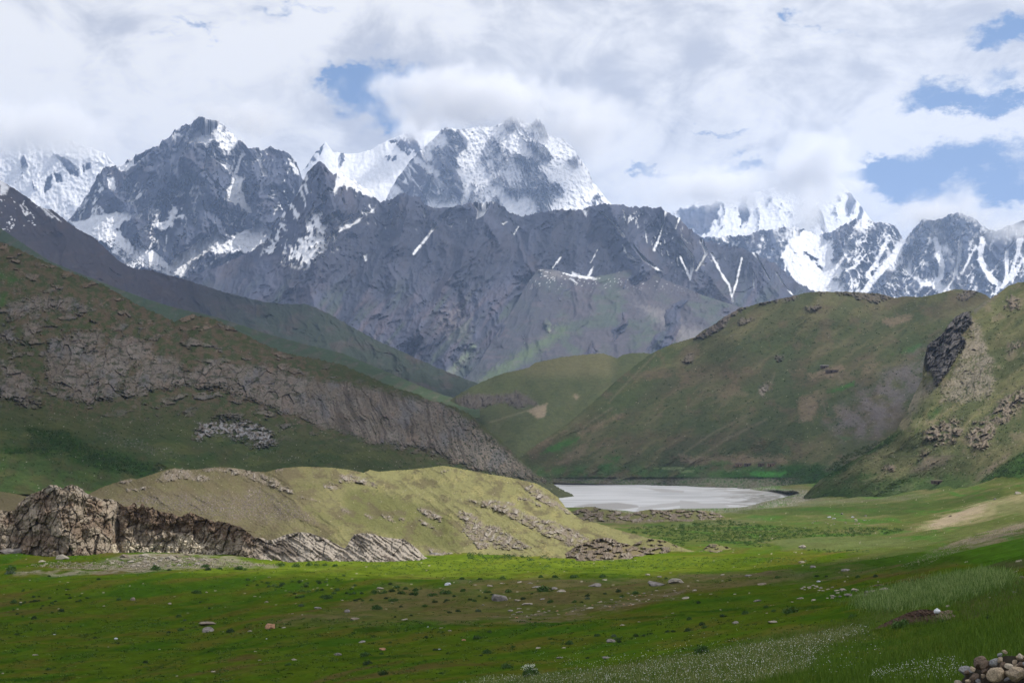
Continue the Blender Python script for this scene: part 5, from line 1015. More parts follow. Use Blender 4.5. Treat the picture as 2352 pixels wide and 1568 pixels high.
# blocks fallen from the cliff
for (x, y, w, m, f, h, lb) in [(60*.336,1270,62,1,.34,1.0,'largest layered slab lying left of the cliff foot'),(140,1283,32,0,.62,.8,'pale angular block at the foot of the cliff buttress'),(95,1290,18,0,.34,1,'flat pale flake left of the pale angular block'),(160+105*1.0,1258,16,1,.62,1,'grey block in the cliff corner'),(318,1262,34,1,.62,.8,'dark overhanging block where the rubble begins'),(330,1278,34,0,.34,1.1,'pale tilted slab at the start of the rubble'),(285,1279,30,3,.62,.6,'brown slab under the cliff corner'),(390,1283,22,0,.62,.9,'pale block low in the rubble apron'),(425,1258,20,0,.62,1,'pale boulder high in the rubble apron'),(430,1275,16,3,.62,.8,'brown block in the rubble apron'),(468,1287,26,0,.34,1,'flat slab at the right end of the rubble'),(257,1293,14,0,.34,1,'thin pale flake lying in the grass below the cliff'),(300,1290,20,0,.34,1,'flat pale slab in front of the rubble'),(1345,1279,34,3,.34,1,'dark brown slab at the foot of the brown mound'),(1000,1274,30,1,.34,1,'dark grey slab at the end of the tilted slabs')]:
    boulder(x, y, w, m, f, lb, h, 'blocks fallen below the cliff')
for (x, y) in in_poly([(262,1290),(300,1277),(440,1278),(520,1284),(540,1296),(440,1300),(300,1302)], 60):
    boulder(x, y, random.uniform(6, 14), random.choice([0, 0, 0, 1, 3]), random.choice([.34, .62]), None, 1, 'rubble blocks under the cliff')

# ---- shrubs
def leaf_mat(name, a, b):
    m = bpy.data.materials.new(name); m.use_nodes = True; T = NT(m.node_tree)
    bs = T.n['Principled BSDF']; bs.inputs['Roughness'].default_value = .8; bs.inputs['Specular IOR Level'].default_value = .2
    g = T.new('ShaderNodeNewGeometry'); T.l.new(T.mix(g.outputs['Random Per Island'], a, b), bs.inputs['Base Color'])
    return m
LEAF = {'dark': leaf_mat('dark_shrub_leaves', (0.014,0.032,0.010), (0.035,0.070,0.018)), 'mid': leaf_mat('green_shrub_leaves', (0.030,0.070,0.014), (0.065,0.13,0.028)), 'bright': leaf_mat('bright_shrub_leaves', (0.06,0.12,0.02), (0.13,0.21,0.04)), 'grey': leaf_mat('grey_green_shrub_leaves', (0.05,0.08,0.045), (0.10,0.14,0.08))}
def leaf_cloud(centers, n, size, r0):
    """centers: list of (x,y,z,rx,ry,rz); returns verts, faces of leaf quads filling the domes"""
    c = np.array(centers, float); N = len(c)
    u = r0.normal(size=(N, n, 3)); u /= np.linalg.norm(u, axis=2, keepdims=True); u[..., 2] = np.abs(u[..., 2])
    rad = r0.uniform(.45, 1.0, (N, n, 1))**.5*(1+.22*np.sin(u[..., :1]*5+c[:, None, :1]*3)*np.cos(u[..., 1:2]*4+c[:, None, 1:2]*5))
    p = c[:, None, :3]+u*rad*c[:, None, 3:]
    a = r0.normal(size=(N, n, 3)); a /= np.linalg.norm(a, axis=2, keepdims=True)
    b = np.cross(a, u+.6*r0.normal(size=(N, n, 3))); b /= np.linalg.norm(b, axis=2, keepdims=True)+1e-9
    s = (size*c[:, 3])[:, None, None]*r0.uniform(.6, 1.3, (N, n, 1))
    V = np.stack([p-a*s, p+b*s*.55, p+a*s, p-b*s*.55], 2).reshape(-1, 3)
    return V
def quads_mesh(name, V, mat):
    me = bpy.data.meshes.new(name); n = len(V)//4
    me.vertices.add(len(V)); me.vertices.foreach_set('co', V.reshape(-1).astype(np.float32))
    me.loops.add(len(V)); me.loops.foreach_set('vertex_index', np.arange(len(V), dtype=np.int32))
    me.polygons.add(n); me.polygons.foreach_set('loop_start', np.arange(0, 4*n, 4, dtype=np.int32)); me.polygons.foreach_set('loop_total', np.full(n, 4, np.int32))
    me.update(calc_edges=True); me.materials.append(mat); return me
SV = {}
for kind in LEAF:
    for k in range(4):
        r0 = np.random.default_rng(300+k)
        cs = [(r0.uniform(-.5, .5), r0.uniform(-.45, .45), 0, .62, .6, r0.uniform(.5, .8)) for _ in range(5)]
        SV[kind, k] = quads_mesh('foliage', leaf_cloud(cs, 110, .17, r0), LEAF[kind])
stem = plain_mat('shrub_wood', (0.06,0.045,0.03))
bm = bmesh.new()
for k in range(6):
    a = k*1.05; r = bmesh.ops.create_cone(bm, cap_ends=True, segments=5, radius1=.05, radius2=.02, depth=.6)
    for v in r['verts']: v.co = Vector((v.co.x+math.cos(a)*(v.co.z+.3)*.8, v.co.y+math.sin(a)*(v.co.z+.3)*.8, v.co.z+.15))
stem_me = bpy.data.meshes.new('stem'); bm.to_mesh(stem_me); bm.free(); stem_me.materials.append(stem)
n_shrub = 0
def shrub(vx, vy, w, kind='dark', label=None, h=.62, group='low shrubs dotted over the meadow', key='ground'):
    global n_shrub
    p = gpt(vx, vy, key); r = w/2*p.y/F
    o = bpy.data.objects.new('shrub', None); o.location = p-Vector((0, 0, .1*r)); o.empty_display_size = .2
    r *= 1.18; o.scale = (r, r, r*h*1.75); o.rotation_euler = (0, 0, random.uniform(0, 6.28)); COL.objects.link(o)
    f = bpy.data.objects.new('foliage', SV[kind, random.randrange(4)]); COL.objects.link(f); f.parent = o
    st = bpy.data.objects.new('stem', stem_me); COL.objects.link(st); st.parent = o
    col = {'dark': 'dark green', 'mid': 'mid green', 'bright': 'bright green', 'grey': 'grey-green'}[kind]
    if not label: PENDING.append((o, f"{'broad' if w > 17 else 'small' if w > 9 else 'tiny'} {col} cushion shrub", vx, vy))
    thing(o, label or 'shrub', 'shrub', group); n_shrub += 1; return o
for T_, L in ((L1, [(85,48,70,'mid','broad green bush by the layered slab at the left edge'),(70,72,62,'grey','grey-green bush in front of the broad one at the left edge'),(1065,45,72,'mid','green bush at the left end of the row below the rubble'),(1155,50,34,'dark'),(1408,28,62,'mid','tall green bush rising above the row below the rubble'),(1420,47,50,'dark'),(1500,40,36,'mid'),(1640,42,62,'mid'),(1680,48,40,'bright'),(1920,16,62,'bright','bright round bush left of a paler one below the slabs'),(2025,22,62,'bright','pale bright round bush below the slabs'),(2120,14,60,'bright'),(2160,16,40,'bright'),(2225,16,40,'bright'),(2290,20,40,'mid'),
        (1338,206,64,'mid','lone broad shrub with a flat top on the upper left meadow'),(1370,270,22,'dark'),(675,113,34,'dark'),(335,91,26,'dark'),(460,180,22,'dark'),(390,182,16,'dark'),(2245,240,66,'mid','broad shrub at the end of the upper shrub cluster'),(2055,235,44,'mid'),(2072,231,34,'mid'),(2030,238,30,'dark'),(2055,295,42,'grey','round grey-green shrub below the upper shrub cluster'),(1875,156,44,'bright'),(1930,147,44,'mid'),(1690,152,22,'mid'),(1760,152,30,'mid'),(1830,138,34,'mid'),(1700,118,36,'mid'),(2100,140,34,'mid'),(2180,128,34,'mid'),(2230,130,34,'bright'),(2050,128,34,'mid'),
        (2060,195,50,'bright'),(2110,198,44,'bright'),(2165,190,34,'mid'),(2205,186,34,'dark'),(2310,188,44,'mid'),(1980,200,34,'bright'),(1575,470,60,'dark','dark cushion shrub right of the pale broken slab'),(1240,461,48,'mid'),(1155,474,32,'dark'),(1265,392,26,'grey'),(1225,367,44,'mid'),(425,330,44,'dark'),(265,260,26,'dark'),(240,264,40,'dark'),(210,267,24,'dark'),(380,264,26,'dark'),(480,241,30,'dark'),(550,257,26,'dark'),(595,241,28,'mid'),(340,241,26,'mid'),(455,216,22,'dark'),(235,374,30,'dark'),(292,293,22,'dark'),(100,271,50,'mid'),(812,252,40,'mid'),(810,551,24,'dark'),(650,514,26,'dark'),(995,680,42,'dark'),(330,730,40,'mid'),(1970,697,42,'mid'),(115,490,30,'dark'),(1430,311,24,'dark'),(855,316,20,'mid'),(740,370,12,'dark')]),
       (L2_, [(725,210,72,'mid','broad shrub left of centre in the long shrub row'),(520,188,52,'mid'),(520,212,50,'mid'),(490,215,40,'dark'),(420,207,52,'mid'),(360,194,50,'dark','darkest shrub in the long row'),(395,170,50,'mid'),(300,205,50,'mid'),(240,200,50,'mid'),(150,208,30,'dark'),(95,210,34,'mid'),(70,215,30,'mid'),(45,208,28,'dark'),(255,316,84,'mid','broad flat shrub left of the largest boulder, lower row'),(650,268,36,'dark'),(625,224,50,'mid'),(650,218,30,'mid'),(415,300,30,'dark'),(580,296,40,'mid'),(805,332,42,'dark'),(745,340,34,'dark'),(945,333,46,'grey','grey-green round shrub below the largest boulder'),(485,359,26,'dark'),(375,370,24,'dark'),(1010,203,48,'mid'),(1037,217,26,'dark'),(1145,200,50,'mid'),(1250,247,40,'dark','dark shrub directly right of the largest boulder'),(1385,194,104,'mid','longest low shrub, upper right of the largest boulder'),(1310,211,24,'dark'),(1440,268,50,'mid'),(1600,268,40,'mid'),(1655,270,28,'dark'),(1690,225,38,'dark'),(1690,245,40,'grey'),(2017,209,52,'mid','round shrub in the right part of the stony belt'),(1908,196,42,'dark'),(1930,232,42,'mid'),(1812,211,28,'dark'),(1110,108,54,'bright','bright yellow-green shrub right of the bluish-white stone'),(830,111,44,'mid'),(960,112,32,'dark'),(105,258,34,'dark'),(132,249,30,'dark'),(210,256,32,'mid'),(360,260,56,'mid'),(312,244,36,'dark'),(730,259,38,'dark'),(712,268,24,'dark'),(920,262,36,'mid'),(890,252,30,'dark'),(1000,241,26,'dark'),(835,192,44,'mid'),(850,184,26,'dark'),(590,507,32,'dark'),(655,596,36,'dark'),(285,622,40,'mid'),(1010,616,74,'mid','broad soft green bush on the near centre meadow'),(965,634,24,'dark'),(1902,526,50,'mid','green bush touching the grey rounded boulder'),(1912,542,40,'dark'),(1875,500,40,'grey'),(1760,500,54,'mid'),(1575,552,70,'mid','green bush left of the grey rounded boulder'),(2028,500,42,'dark'),(2076,496,26,'dark'),(2125,484,28,'dark'),(2235,469,30,'dark'),(2275,469,34,'dark'),(300,760,76,'dark'),(165,637,80,'mid'),(190,692,70,'dark'),(940,517,70,'mid'),(1185,576,34,'mid'),(690,757,40,'mid'),(1690,652,30,'dark'),(1025,472,40,'mid'),(1600,100,60,'mid'),(1470,100,50,'mid'),(1370,98,44,'mid'),(1800,95,50,'mid'),(2230,108,30,'mid'),(340,545,30,'mid'),(1140,715,80,'mid')]),
       (L3_, [(935,92,32,'dark'),(1000,94,26,'dark'),(1340,92,42,'dark','dark bush on the crest of the near slope'),(670,102,44,'mid'),(340,120,26,'dark'),(130,273,36,'dark'),(590,302,42,'mid'),(450,348,58,'mid','round green shrub in the centre-right grass'),(293,366,44,'dark'),(145,422,46,'dark'),(165,444,44,'mid'),(48,466,54,'dark'),(1180,370,66,'mid','green bush at the lower edge of the pale tall grass'),(760,340,110,'mid'),(2120,380,70,'dark'),(60,386,50,'mid'),(1515,437,130,'mid','bright green grass bush in front of the brown earth mound'),(1215,98,44,'mid'),(640,330,40,'mid'),(1800,400,50,'mid'),(2030,210,50,'grey'),(1590,118,22,'dark')])):
    for t in L: shrub(*T_([(t[0], t[1])])[0], t[2]*.336, t[3], t[4] if len(t) > 4 else None, h=.6)
# the two near bushes
fb = shrub(*L2_([(1312,768)])[0], 116*.336, 'mid', 'bush crowned with white blossom at the lower edge of the view', h=.8)
shrub(*L3_([(150,618)])[0], 116*.336, 'mid', 'round dark green bush on the flowery slope', h=.75)
r0 = np.random.default_rng(5)
white = plain_mat('white_petals', (0.78,0.79,0.74), scale=50, var=.05)
cs = [(r0.uniform(-.7, .9), r0.uniform(-.6, .3), r0.uniform(.45, .85), .32, .3, .2) for _ in range(12)]
bl = bpy.data.objects.new('blossom', quads_mesh('blossom', leaf_cloud(cs, 22, .13, r0), white)); COL.objects.link(bl); bl.parent = fb
# further shrubs of the clusters, still one object each
for (x, y) in in_poly(L1([(1650,160),(1680,110),(1900,100),(2100,110),(2352,80),(2352,240),(2200,250),(1960,215),(1850,170)]), 22): shrub(x, y, random.uniform(6, 12), random.choice(['mid', 'bright', 'dark']))
for (x, y) in in_poly(L1([(0,230),(200,180),(500,210),(600,240),(560,330),(300,390),(0,370)]), 22): shrub(x, y, random.uniform(5, 10), random.choice(['dark', 'mid']))
for (x, y) in in_poly(L2_([(0,120),(700,170),(1000,210),(900,260),(500,250),(100,270)]), 16): shrub(x, y, random.uniform(6, 13), random.choice(['dark', 'mid']))
# uncountable shrub cover
def thicket(name, spots, n, mat, label, wv, key='ground', h=.95, size=.2):
    cs = []
    for (x, y) in spots:
        p = gpt(x, y, key); r = random.uniform(*wv)/2*p.y/F
        cs.append((p.x, p.y, p.z-.1*r, r, r, r*h))
    o = bpy.data.objects.new(name, quads_mesh(name, leaf_cloud(cs, n, size, np.random.default_rng(len(cs))), mat)); COL.objects.link(o)
    stuff(o, label, 'shrubs'); return o
thicket('shrub_cover', in_poly(M3([(0,500),(300,465),(560,500),(800,520),(1000,540),(1150,520),(1400,515),(1540,530),(1460,560),(1300,570),(1150,580),(900,580),(700,592),(600,620),(640,655),(500,645),(300,620),(0,610)]), 950), 34, LEAF['mid'], 'dense carpet of green willow scrub across the valley bottom', (5, 11))
thicket('shrub_cover', in_poly(M2([(1960,520),(2100,505),(2352,495)])+M3([(0,510)])+M2([(2352,640),(2200,600),(2050,590),(1990,560)]) if False else M2([(1960,520),(2100,505),(2352,495),(2352,650),(2250,610),(2100,570),(2000,560)]), 260), 34, LEAF['mid'], 'green scrub behind the brown mounds', (5, 10))
thicket('shrub_cover', in_poly(M3([(0,520),(560,510),(1400,520),(1300,565),(700,590),(600,640),(0,600)]), 420), 30, LEAF['bright'], 'brighter clumps in the valley scrub', (5, 10))
thicket('shrub_cover', in_poly(M2([(820,700),(900,680),(1300,655),(1560,650),(1480,700),(1440,740),(1200,745),(900,740)]), 200), 36, LEAF['mid'], 'green scrub at the foot of the knoll', (6, 13))
thicket('shrub_cover', in_poly(M2([(0,700),(100,700),(560,720),(700,740),(1400,750),(1700,735),(2352,730),(2352,790),(1800,800),(1200,815),(600,820),(0,760)]), 500), 30, LEAF['bright'], 'bright yellow-green tussocks along the far edge of the meadow', (5, 11), h=.75)
thicket('shrub_cover', in_poly(M3([(0,730),(500,715),(900,735),(860,750),(300,770),(0,780)]), 160), 30, LEAF['bright'], 'bright tussocks below the sunlit mounds', (4, 9), h=.75)
thicket('shrub_cover', in_poly(M3([(820,660),(1000,665),(1300,670),(1300,685),(1000,685),(840,670)]), 60), 30, LEAF['mid'], 'thin line of shrubs along the pale flat', (5, 9))
thicket('shrub_cover', in_poly(M1([(1960,700),(2352,690),(2352,730),(1950,735)]), 60), 36, LEAF['mid'], 'green bushes against the foot of the slabs', (8, 16), h=.8)
thicket('shrub_cover', in_poly(Z4([(150,1135),(400,1150),(480,1220),(700,1280),(900,1350),(1000,1370),(860,1430),(640,1400),(400,1300),(200,1290),(0,1290),(180,1250)]), 750), 26, LEAF['dark'], 'dark juniper thicket on the shaded hillside', (5, 12), key=HL2)
thicket('shrub_cover', in_poly(Z4([(0,1020),(150,1100),(600,1250),(500,1400),(0,1480)]), 130), 26, LEAF['dark'], 'scattered dark scrub at the left end of the hillside', (4, 9), key=HL2)
thicket('shrub_cover', in_poly(Z6([(880,1390),(960,1310),(1100,1250),(1340,1160),(1250,1240),(1050,1320),(1000,1400)]), 420), 24, LEAF['dark'], 'green thicket running up the gully on the right slope', (4, 9), key=HRC)
thicket('shrub_cover', in_poly(Z6([(1800,1480),(1860,1400),(1960,1340),(2100,1270),(2100,1400),(1960,1450)]), 380), 24, LEAF['dark'], 'green thicket low on the right slope', (5, 10), key=HRC)
thicket('shrub_cover', in_poly(Z6([(560,1440),(820,1350),(1000,1400),(900,1480),(880,1500),(620,1500)]), 330), 24, LEAF['dark'], 'dark scrub beside the lake head', (5, 10), key=HRB)
thicket('shrub_cover', [(p[0]+random.gauss(0, 6), p[1]+random.gauss(0, 5)) for p in in_poly(Z6([(1300,1030),(1560,990),(1560,1090),(1420,1150),(1340,970)]), 26)], 26, LEAF['dark'], 'scattered dark bushes on the scree below the crag', (5, 11), key=HRC, h=1.2)
sl_pts = [(1040,935),(1060,950),(1085,960),(1100,985),(1130,1000),(1150,1030),(1180,1065),(1200,1080),(1230,1100),(1255,1118),(1275,1130),(1290,1135),(1300,1140)]
thicket('shrub_cover', [(x+random.gauss(0, 10), y+8+random.uniform(0, 22)) for (x, y) in sl_pts*11], 26, LEAF['dark'], 'dark bushes on the nose of the slab ridge above the lake', (4, 10), key=HL2, h=1.2)
# ---- near grass, tall grass and flowers
def blades(name, spots, nb, hgt, wid, mats, label, cat, seed, spread=.12, key='ground'):
    r = np.random.default_rng(seed); N = len(spots); P = np.array([gpt(x, y, key)[:] for x, y in spots])
    base = P[:, None, :]+np.concatenate([r.normal(0, spread, (N, nb, 2)), np.zeros((N, nb, 1))], 2)
    a = r.uniform(0, 6.28, (N, nb)); hh = (hgt*r.uniform(.5, 1.2, (N, nb)))[..., None]
    side_ = np.stack([np.cos(a), np.sin(a), 0*a], 2)*wid; lean = r.normal(0, .3, (N, nb, 3)); lean[..., 2] = 1
    tip = base+lean*hh
    b0 = base-np.array([0, 0, .05])
    V = np.stack([b0-side_, b0+side_, tip+side_*.15, tip-side_*.15], 2).reshape(-1, 3)
    o = bpy.data.objects.new(name, quads_mesh(name, V, mats)); COL.objects.link(o); stuff(o, label, cat)
G1 = leaf_mat('meadow_blades', (0.050,0.105,0.005), (0.105,0.175,0.016)); G2 = leaf_mat('pale_grass_blades', (0.06,0.13,0.02), (0.33,0.41,0.15)); G4 = leaf_mat('green_tall_blades', (0.05,0.12,0.012), (0.16,0.24,0.06)); G3 = leaf_mat('seeding_grass_blades', (0.11,0.14,0.035), (0.30,0.31,0.13))
def tufts():
    sp = []
    while len(sp) < 15000:
        x = rng.uniform(-20, 2372, 4000); y = rng.uniform(1278, 1570, 4000)
        n = fbm(x/60, y/12, 4, 991)+rng.uniform(-.5, .5, 4000)
        sp += list(zip(x[n > .12], y[n > .12]))
    for nm, mt, a, b in (('dark', 'turf_dark', 0, 7500), ('light', 'turf_light', 7500, 15000)):
        mat = leaf_mat(mt, *(((0.016,0.045,0.004), (0.045,0.09,0.008)) if nm == 'dark' else ((0.055,0.10,0.008), (0.10,0.15,0.02))))
        cs = []
        for x, y in sp[a:b]:
            p = gpt(x, y); r = random.uniform(.9, 3.6)*(1.7 if y > 1420 else 1)*p.y/F
            cs.append((p.x, p.y, p.z-.02, r*1.5, r, r*.42))
        o = bpy.data.objects.new('grass_tussocks', quads_mesh('grass_tussocks', leaf_cloud(cs, 9, .26, np.random.default_rng(a+3)), mat)); COL.objects.link(o)
        stuff(o, f'{nm} green grass tussocks all over the meadow', 'grass')
tufts()
CHIP = leaf_mat('broken_stone_chips', (0.16,0.135,0.105), (0.46,0.41,0.33)); CHIPG = leaf_mat('grey_scree_chips', (0.13,0.115,0.11), (0.33,0.30,0.28))
def scree(key, area, n, lab, wv, mat=CHIP, k=9):
    thicket('scree', in_poly(area, n), k, mat, lab, wv, key=key, h=.5, size=.38)['category'] = 'scree'
scree('ground', [(262,1288),(300,1276),(440,1278),(520,1284),(640,1296),(560,1302),(440,1305),(200,1308),(60,1300),(100,1290),(230,1290)], 1100, 'pale broken stone spread in front of the cliff', (3, 9))
scree(KN, M1([(820,340),(1000,290),(1250,290),(1600,300),(1760,250),(1900,300),(2000,360),(2150,470),(1900,470),(1500,460),(1300,410),(1000,380)]), 1000, 'brown stone debris over the left face of the knoll', (2, 6), CHIPG)
scree(KN, M1([(1100,110),(1300,120),(1460,100),(1740,120),(1860,180),(2040,300),(1900,260),(1560,150),(1460,190),(1080,190)]), 260, 'stones along the top of the knoll', (2, 6))
scree(KN, M2([(830,480),(1000,500),(1170,570),(1320,655),(1060,665),(880,600)])+[], 240, 'stones below the right outcrop of the knoll', (2, 6))
scree(KN, M2([(1200,470),(1480,480),(1640,540),(1720,620),(1560,640),(1400,560)]), 260, 'stones below the long outcrop of the knoll', (2, 5))
scree(HRC, Z6([(1755,480),(1850,680),(1920,860),(1740,960),(1560,1000),(1620,840),(1720,620)]), 420, 'pale scree below the dark crag', (2, 6))
scree(HRC, Z6([(1470,1150),(1700,1070),(1720,1150),(1540,1240),(1860,1240),(2075,900),(1900,980),(1740,1160)]), 300, 'stones scattered over the right slope', (2, 6))
scree(HL2, [(0,600),(240,690),(420,760),(700,850),(1000,960),(700,860),(480,800),(200,730),(0,700)], 500, 'stones strewn below the crest of the left hill', (2, 6), CHIPG)
scree(HL2, [(60,950),(460,960),(620,1010),(900,1050),(1000,1080),(600,1060),(300,1000)], 260, 'fallen stones below the left cliffs', (2, 5), CHIPG)
scree('ground', M3([(1500,790),(1750,660),(2100,540),(2352,470),(2352,540),(2050,620),(1700,760)]), 500, 'stony gravel on the right slope above the green bank', (2, 5))
def specks(key, area, n, lab, wv=(3.0, 8.5)):
    thicket('hillside_bushes', in_poly(area, n), 14, LEAF['dark'], lab, wv, key=key, h=1.0, size=.3)
specks(HL2, [(0,640),(300,760),(560,840),(900,960),(1150,1080),(1240,1130),(700,1110),(300,1100),(0,1110)], 1500, 'tiny dark bushes dotted over the shaded left hillside')
specks(HRB, [(1300,1060),(1560,830),(1750,710),(2100,700),(2100,860),(1900,1090),(1300,1100)], 1100, 'tiny dark bushes dotted over the broad right hill')
specks(HRC, [(2130,760),(2352,680),(2352,1080),(1900,1130),(2060,990)], 700, 'tiny dark bushes dotted over the sunlit right slope')
spots = []
while len(spots) < 26000:
    x = rng.uniform(1100, 2420); y = rng.uniform(1330, 1600)
    d = float(ground_d(np.array([x]), np.array([y]))[0])
    if d < 95 and rng.uniform() < .9: spots.append((x, y))
blades('meadow_grass', spots, 4, .16, .012, G1, 'short green turf on the near slope', 'grass', 1, spread=.25)
blades('tall_grass', [(x+random.gauss(0, 14), y+random.gauss(0, 6)) for x, y in in_poly(PALEGRASS[0], 2600)], 5, .42, .02, G2, 'pale feathery tall grass swaying on the right slope', 'grass', 2, spread=.3)
blades('tall_grass', [(x+random.gauss(0, 26), y+random.gauss(0, 8)) for x, y in in_poly(PALEGRASS[0], 3000)], 5, .34, .02, G4, 'mid green tall grass around the pale feathery patch', 'grass', 7, spread=.3)
blades('seeding_grass', in_poly(FLOWERS[0], 3600)+in_poly(FLOWERS[2], 900), 4, .22, .01, G3, 'seeding grass on the flowery slope', 'grass', 3, spread=.3)
def flowers(spots, size, label, seed):
    r = np.random.default_rng(seed); P = np.array([gpt(x, y)[:] for x, y in spots]); N = len(P)
    P[:, 2] += r.uniform(.08, .3, N); P[:, :2] += r.normal(0, .1, (N, 2))
    a = r.normal(size=(N, 3)); a[:, 1] *= .4; a /= np.linalg.norm(a, axis=1, keepdims=True)
    b = np.cross(a, np.array([0, -.8, .6])+.4*r.normal(size=(N, 3))); b /= np.linalg.norm(b, axis=1, keepdims=True)
    s = size*r.uniform(.5, 1.2, (N, 1))*np.clip(P[:, 1:2]/40, .8, 1.8)
    V = np.stack([P-a*s, P+b*s, P+a*s, P-b*s], 1).reshape(-1, 3)
    o = bpy.data.objects.new('wildflowers', quads_mesh('wildflowers', V, white)); COL.objects.link(o); stuff(o, label, 'flowers')
flowers(in_poly(FLOWERS[0], 2500)+in_poly(FLOWERS[2], 350), .011, 'white flowers strewn along the near slope', 1)
flowers(in_poly(FLOWERS[1], 620)+in_poly([(1850,1480),(2000,1450),(2040,1480),(1960,1560),(1850,1560)], 130), .011, 'white flowers in the turf left of the stone wall', 2)
flowers(in_poly([(1200,1500),(1700,1440),(1760,1470),(1300,1540)], 120)+in_poly([(1280,1530),(1700,1470),(1720,1490),(1300,1550)], 200), .011, 'white flowers thinning out above the slope', 3)

# ------------------------------------------------------------------ earth mound and the white bundle
def mound2(vx, vy, s, d):
    fine = fbm(vx/4, vy/4, 4, 951, gain=.6); mid = fbm(vx/14, vy/10, 4, 953)
    st = perlin((vx*.8-vy*.9)/3+mid, (vx*.9+vy*.5)/30, 955)
    c = np.ones(vx.shape+(3,))*np.array([0.060, 0.040, 0.031]); c = cmix(c, (0.10, 0.072, 0.055), ss(st+fine*.4, 0, .6)*.6)
    c = cmix(c, (0.20, 0.155, 0.12), ss(vx, 2145, 2165)*ss(2205-vx, 0, 15)*ss(mid+fine, -.5, .3)*.8); c = cmix(c, (0.03, 0.05, 0.01), ss(.16-s+.06*fine, 0, .08)*.8)
    return -.45*mid-.10*fine-.12*st, c
M_soil = terrain_mat('dug_soil', 2.0, bump=.6, dist=.06, var=.3, fine=5)
mc = L3_([(1300,452),(1340,438),(1420,398),(1500,362),(1560,336),(1600,324),(1640,316),(1680,314),(1740,322),(1800,326),(1830,320),(1860,320),(1900,334),(1940,350),(1990,366)])
mf = L3_([(1300,460),(1420,436),(1560,420),(1700,414),(1800,396),(1900,376),(1990,372)])
_gd = lambda x, y: float(at('ground', x, y).y)
sheet('earth_mound', 2000, 2228, .8, 46, mc, mf, [(x, _gd(x, np.interp(x, [p[0] for p in mf], [p[1] for p in mf]))+3.0) for x in range(2000, 2240, 20)], [(x, _gd(x, np.interp(x, [p[0] for p in mf], [p[1] for p in mf]))-.3) for x in range(2000, 2240, 20)], M_soil, mound2, prof=.8, jag=jagged(.8, 7, 31), back=.06, backrows=5)
def bundle():
    o = bpy.data.objects.new('white_sack', None); COL.objects.link(o); p = at('earth_mound', *L3_([(1757,336)])[0]); r = 17*.336*p.y/F
    o.location = p+Vector((0, -.02, r*.45)); thing(o, 'white cloth sack lying on top of the brown earth mound', 'sack')
    bm = bmesh.new(); bmesh.ops.create_cube(bm, size=2); bmesh.ops.subdivide_edges(bm, edges=bm.edges[:], cuts=6, use_grid_fill=True)
    for v in bm.verts:
        q = v.co; l = q.length; q = q*(1.25/(l**.75)); q.z *= .7; q *= 1+.10*math.sin(q.x*7+q.y*3)*math.cos(q.z*6); v.co = q*r
    me = bpy.data.meshes.new('bag'); bm.to_mesh(me); bm.free(); me.materials.append(plain_mat('white_cloth', (0.72,0.74,0.78), scale=20, var=.1)); me.polygons.foreach_set('use_smooth', np.ones(len(me.polygons), bool))
    b = bpy.data.objects.new('bag', me); COL.objects.link(b); b.parent = o
    bm = bmesh.new(); bmesh.ops.create_cone(bm, cap_ends=True, segments=10, radius1=r*.22, radius2=r*.45, depth=r*.5)
    for v in bm.verts: v.co.z += r*.95
    me = bpy.data.meshes.new('tied_neck'); bm.to_mesh(me); bm.free(); me.materials.append(b.data.materials[0]); k = bpy.data.objects.new('tied_neck', me); COL.objects.link(k); k.parent = o
bundle()

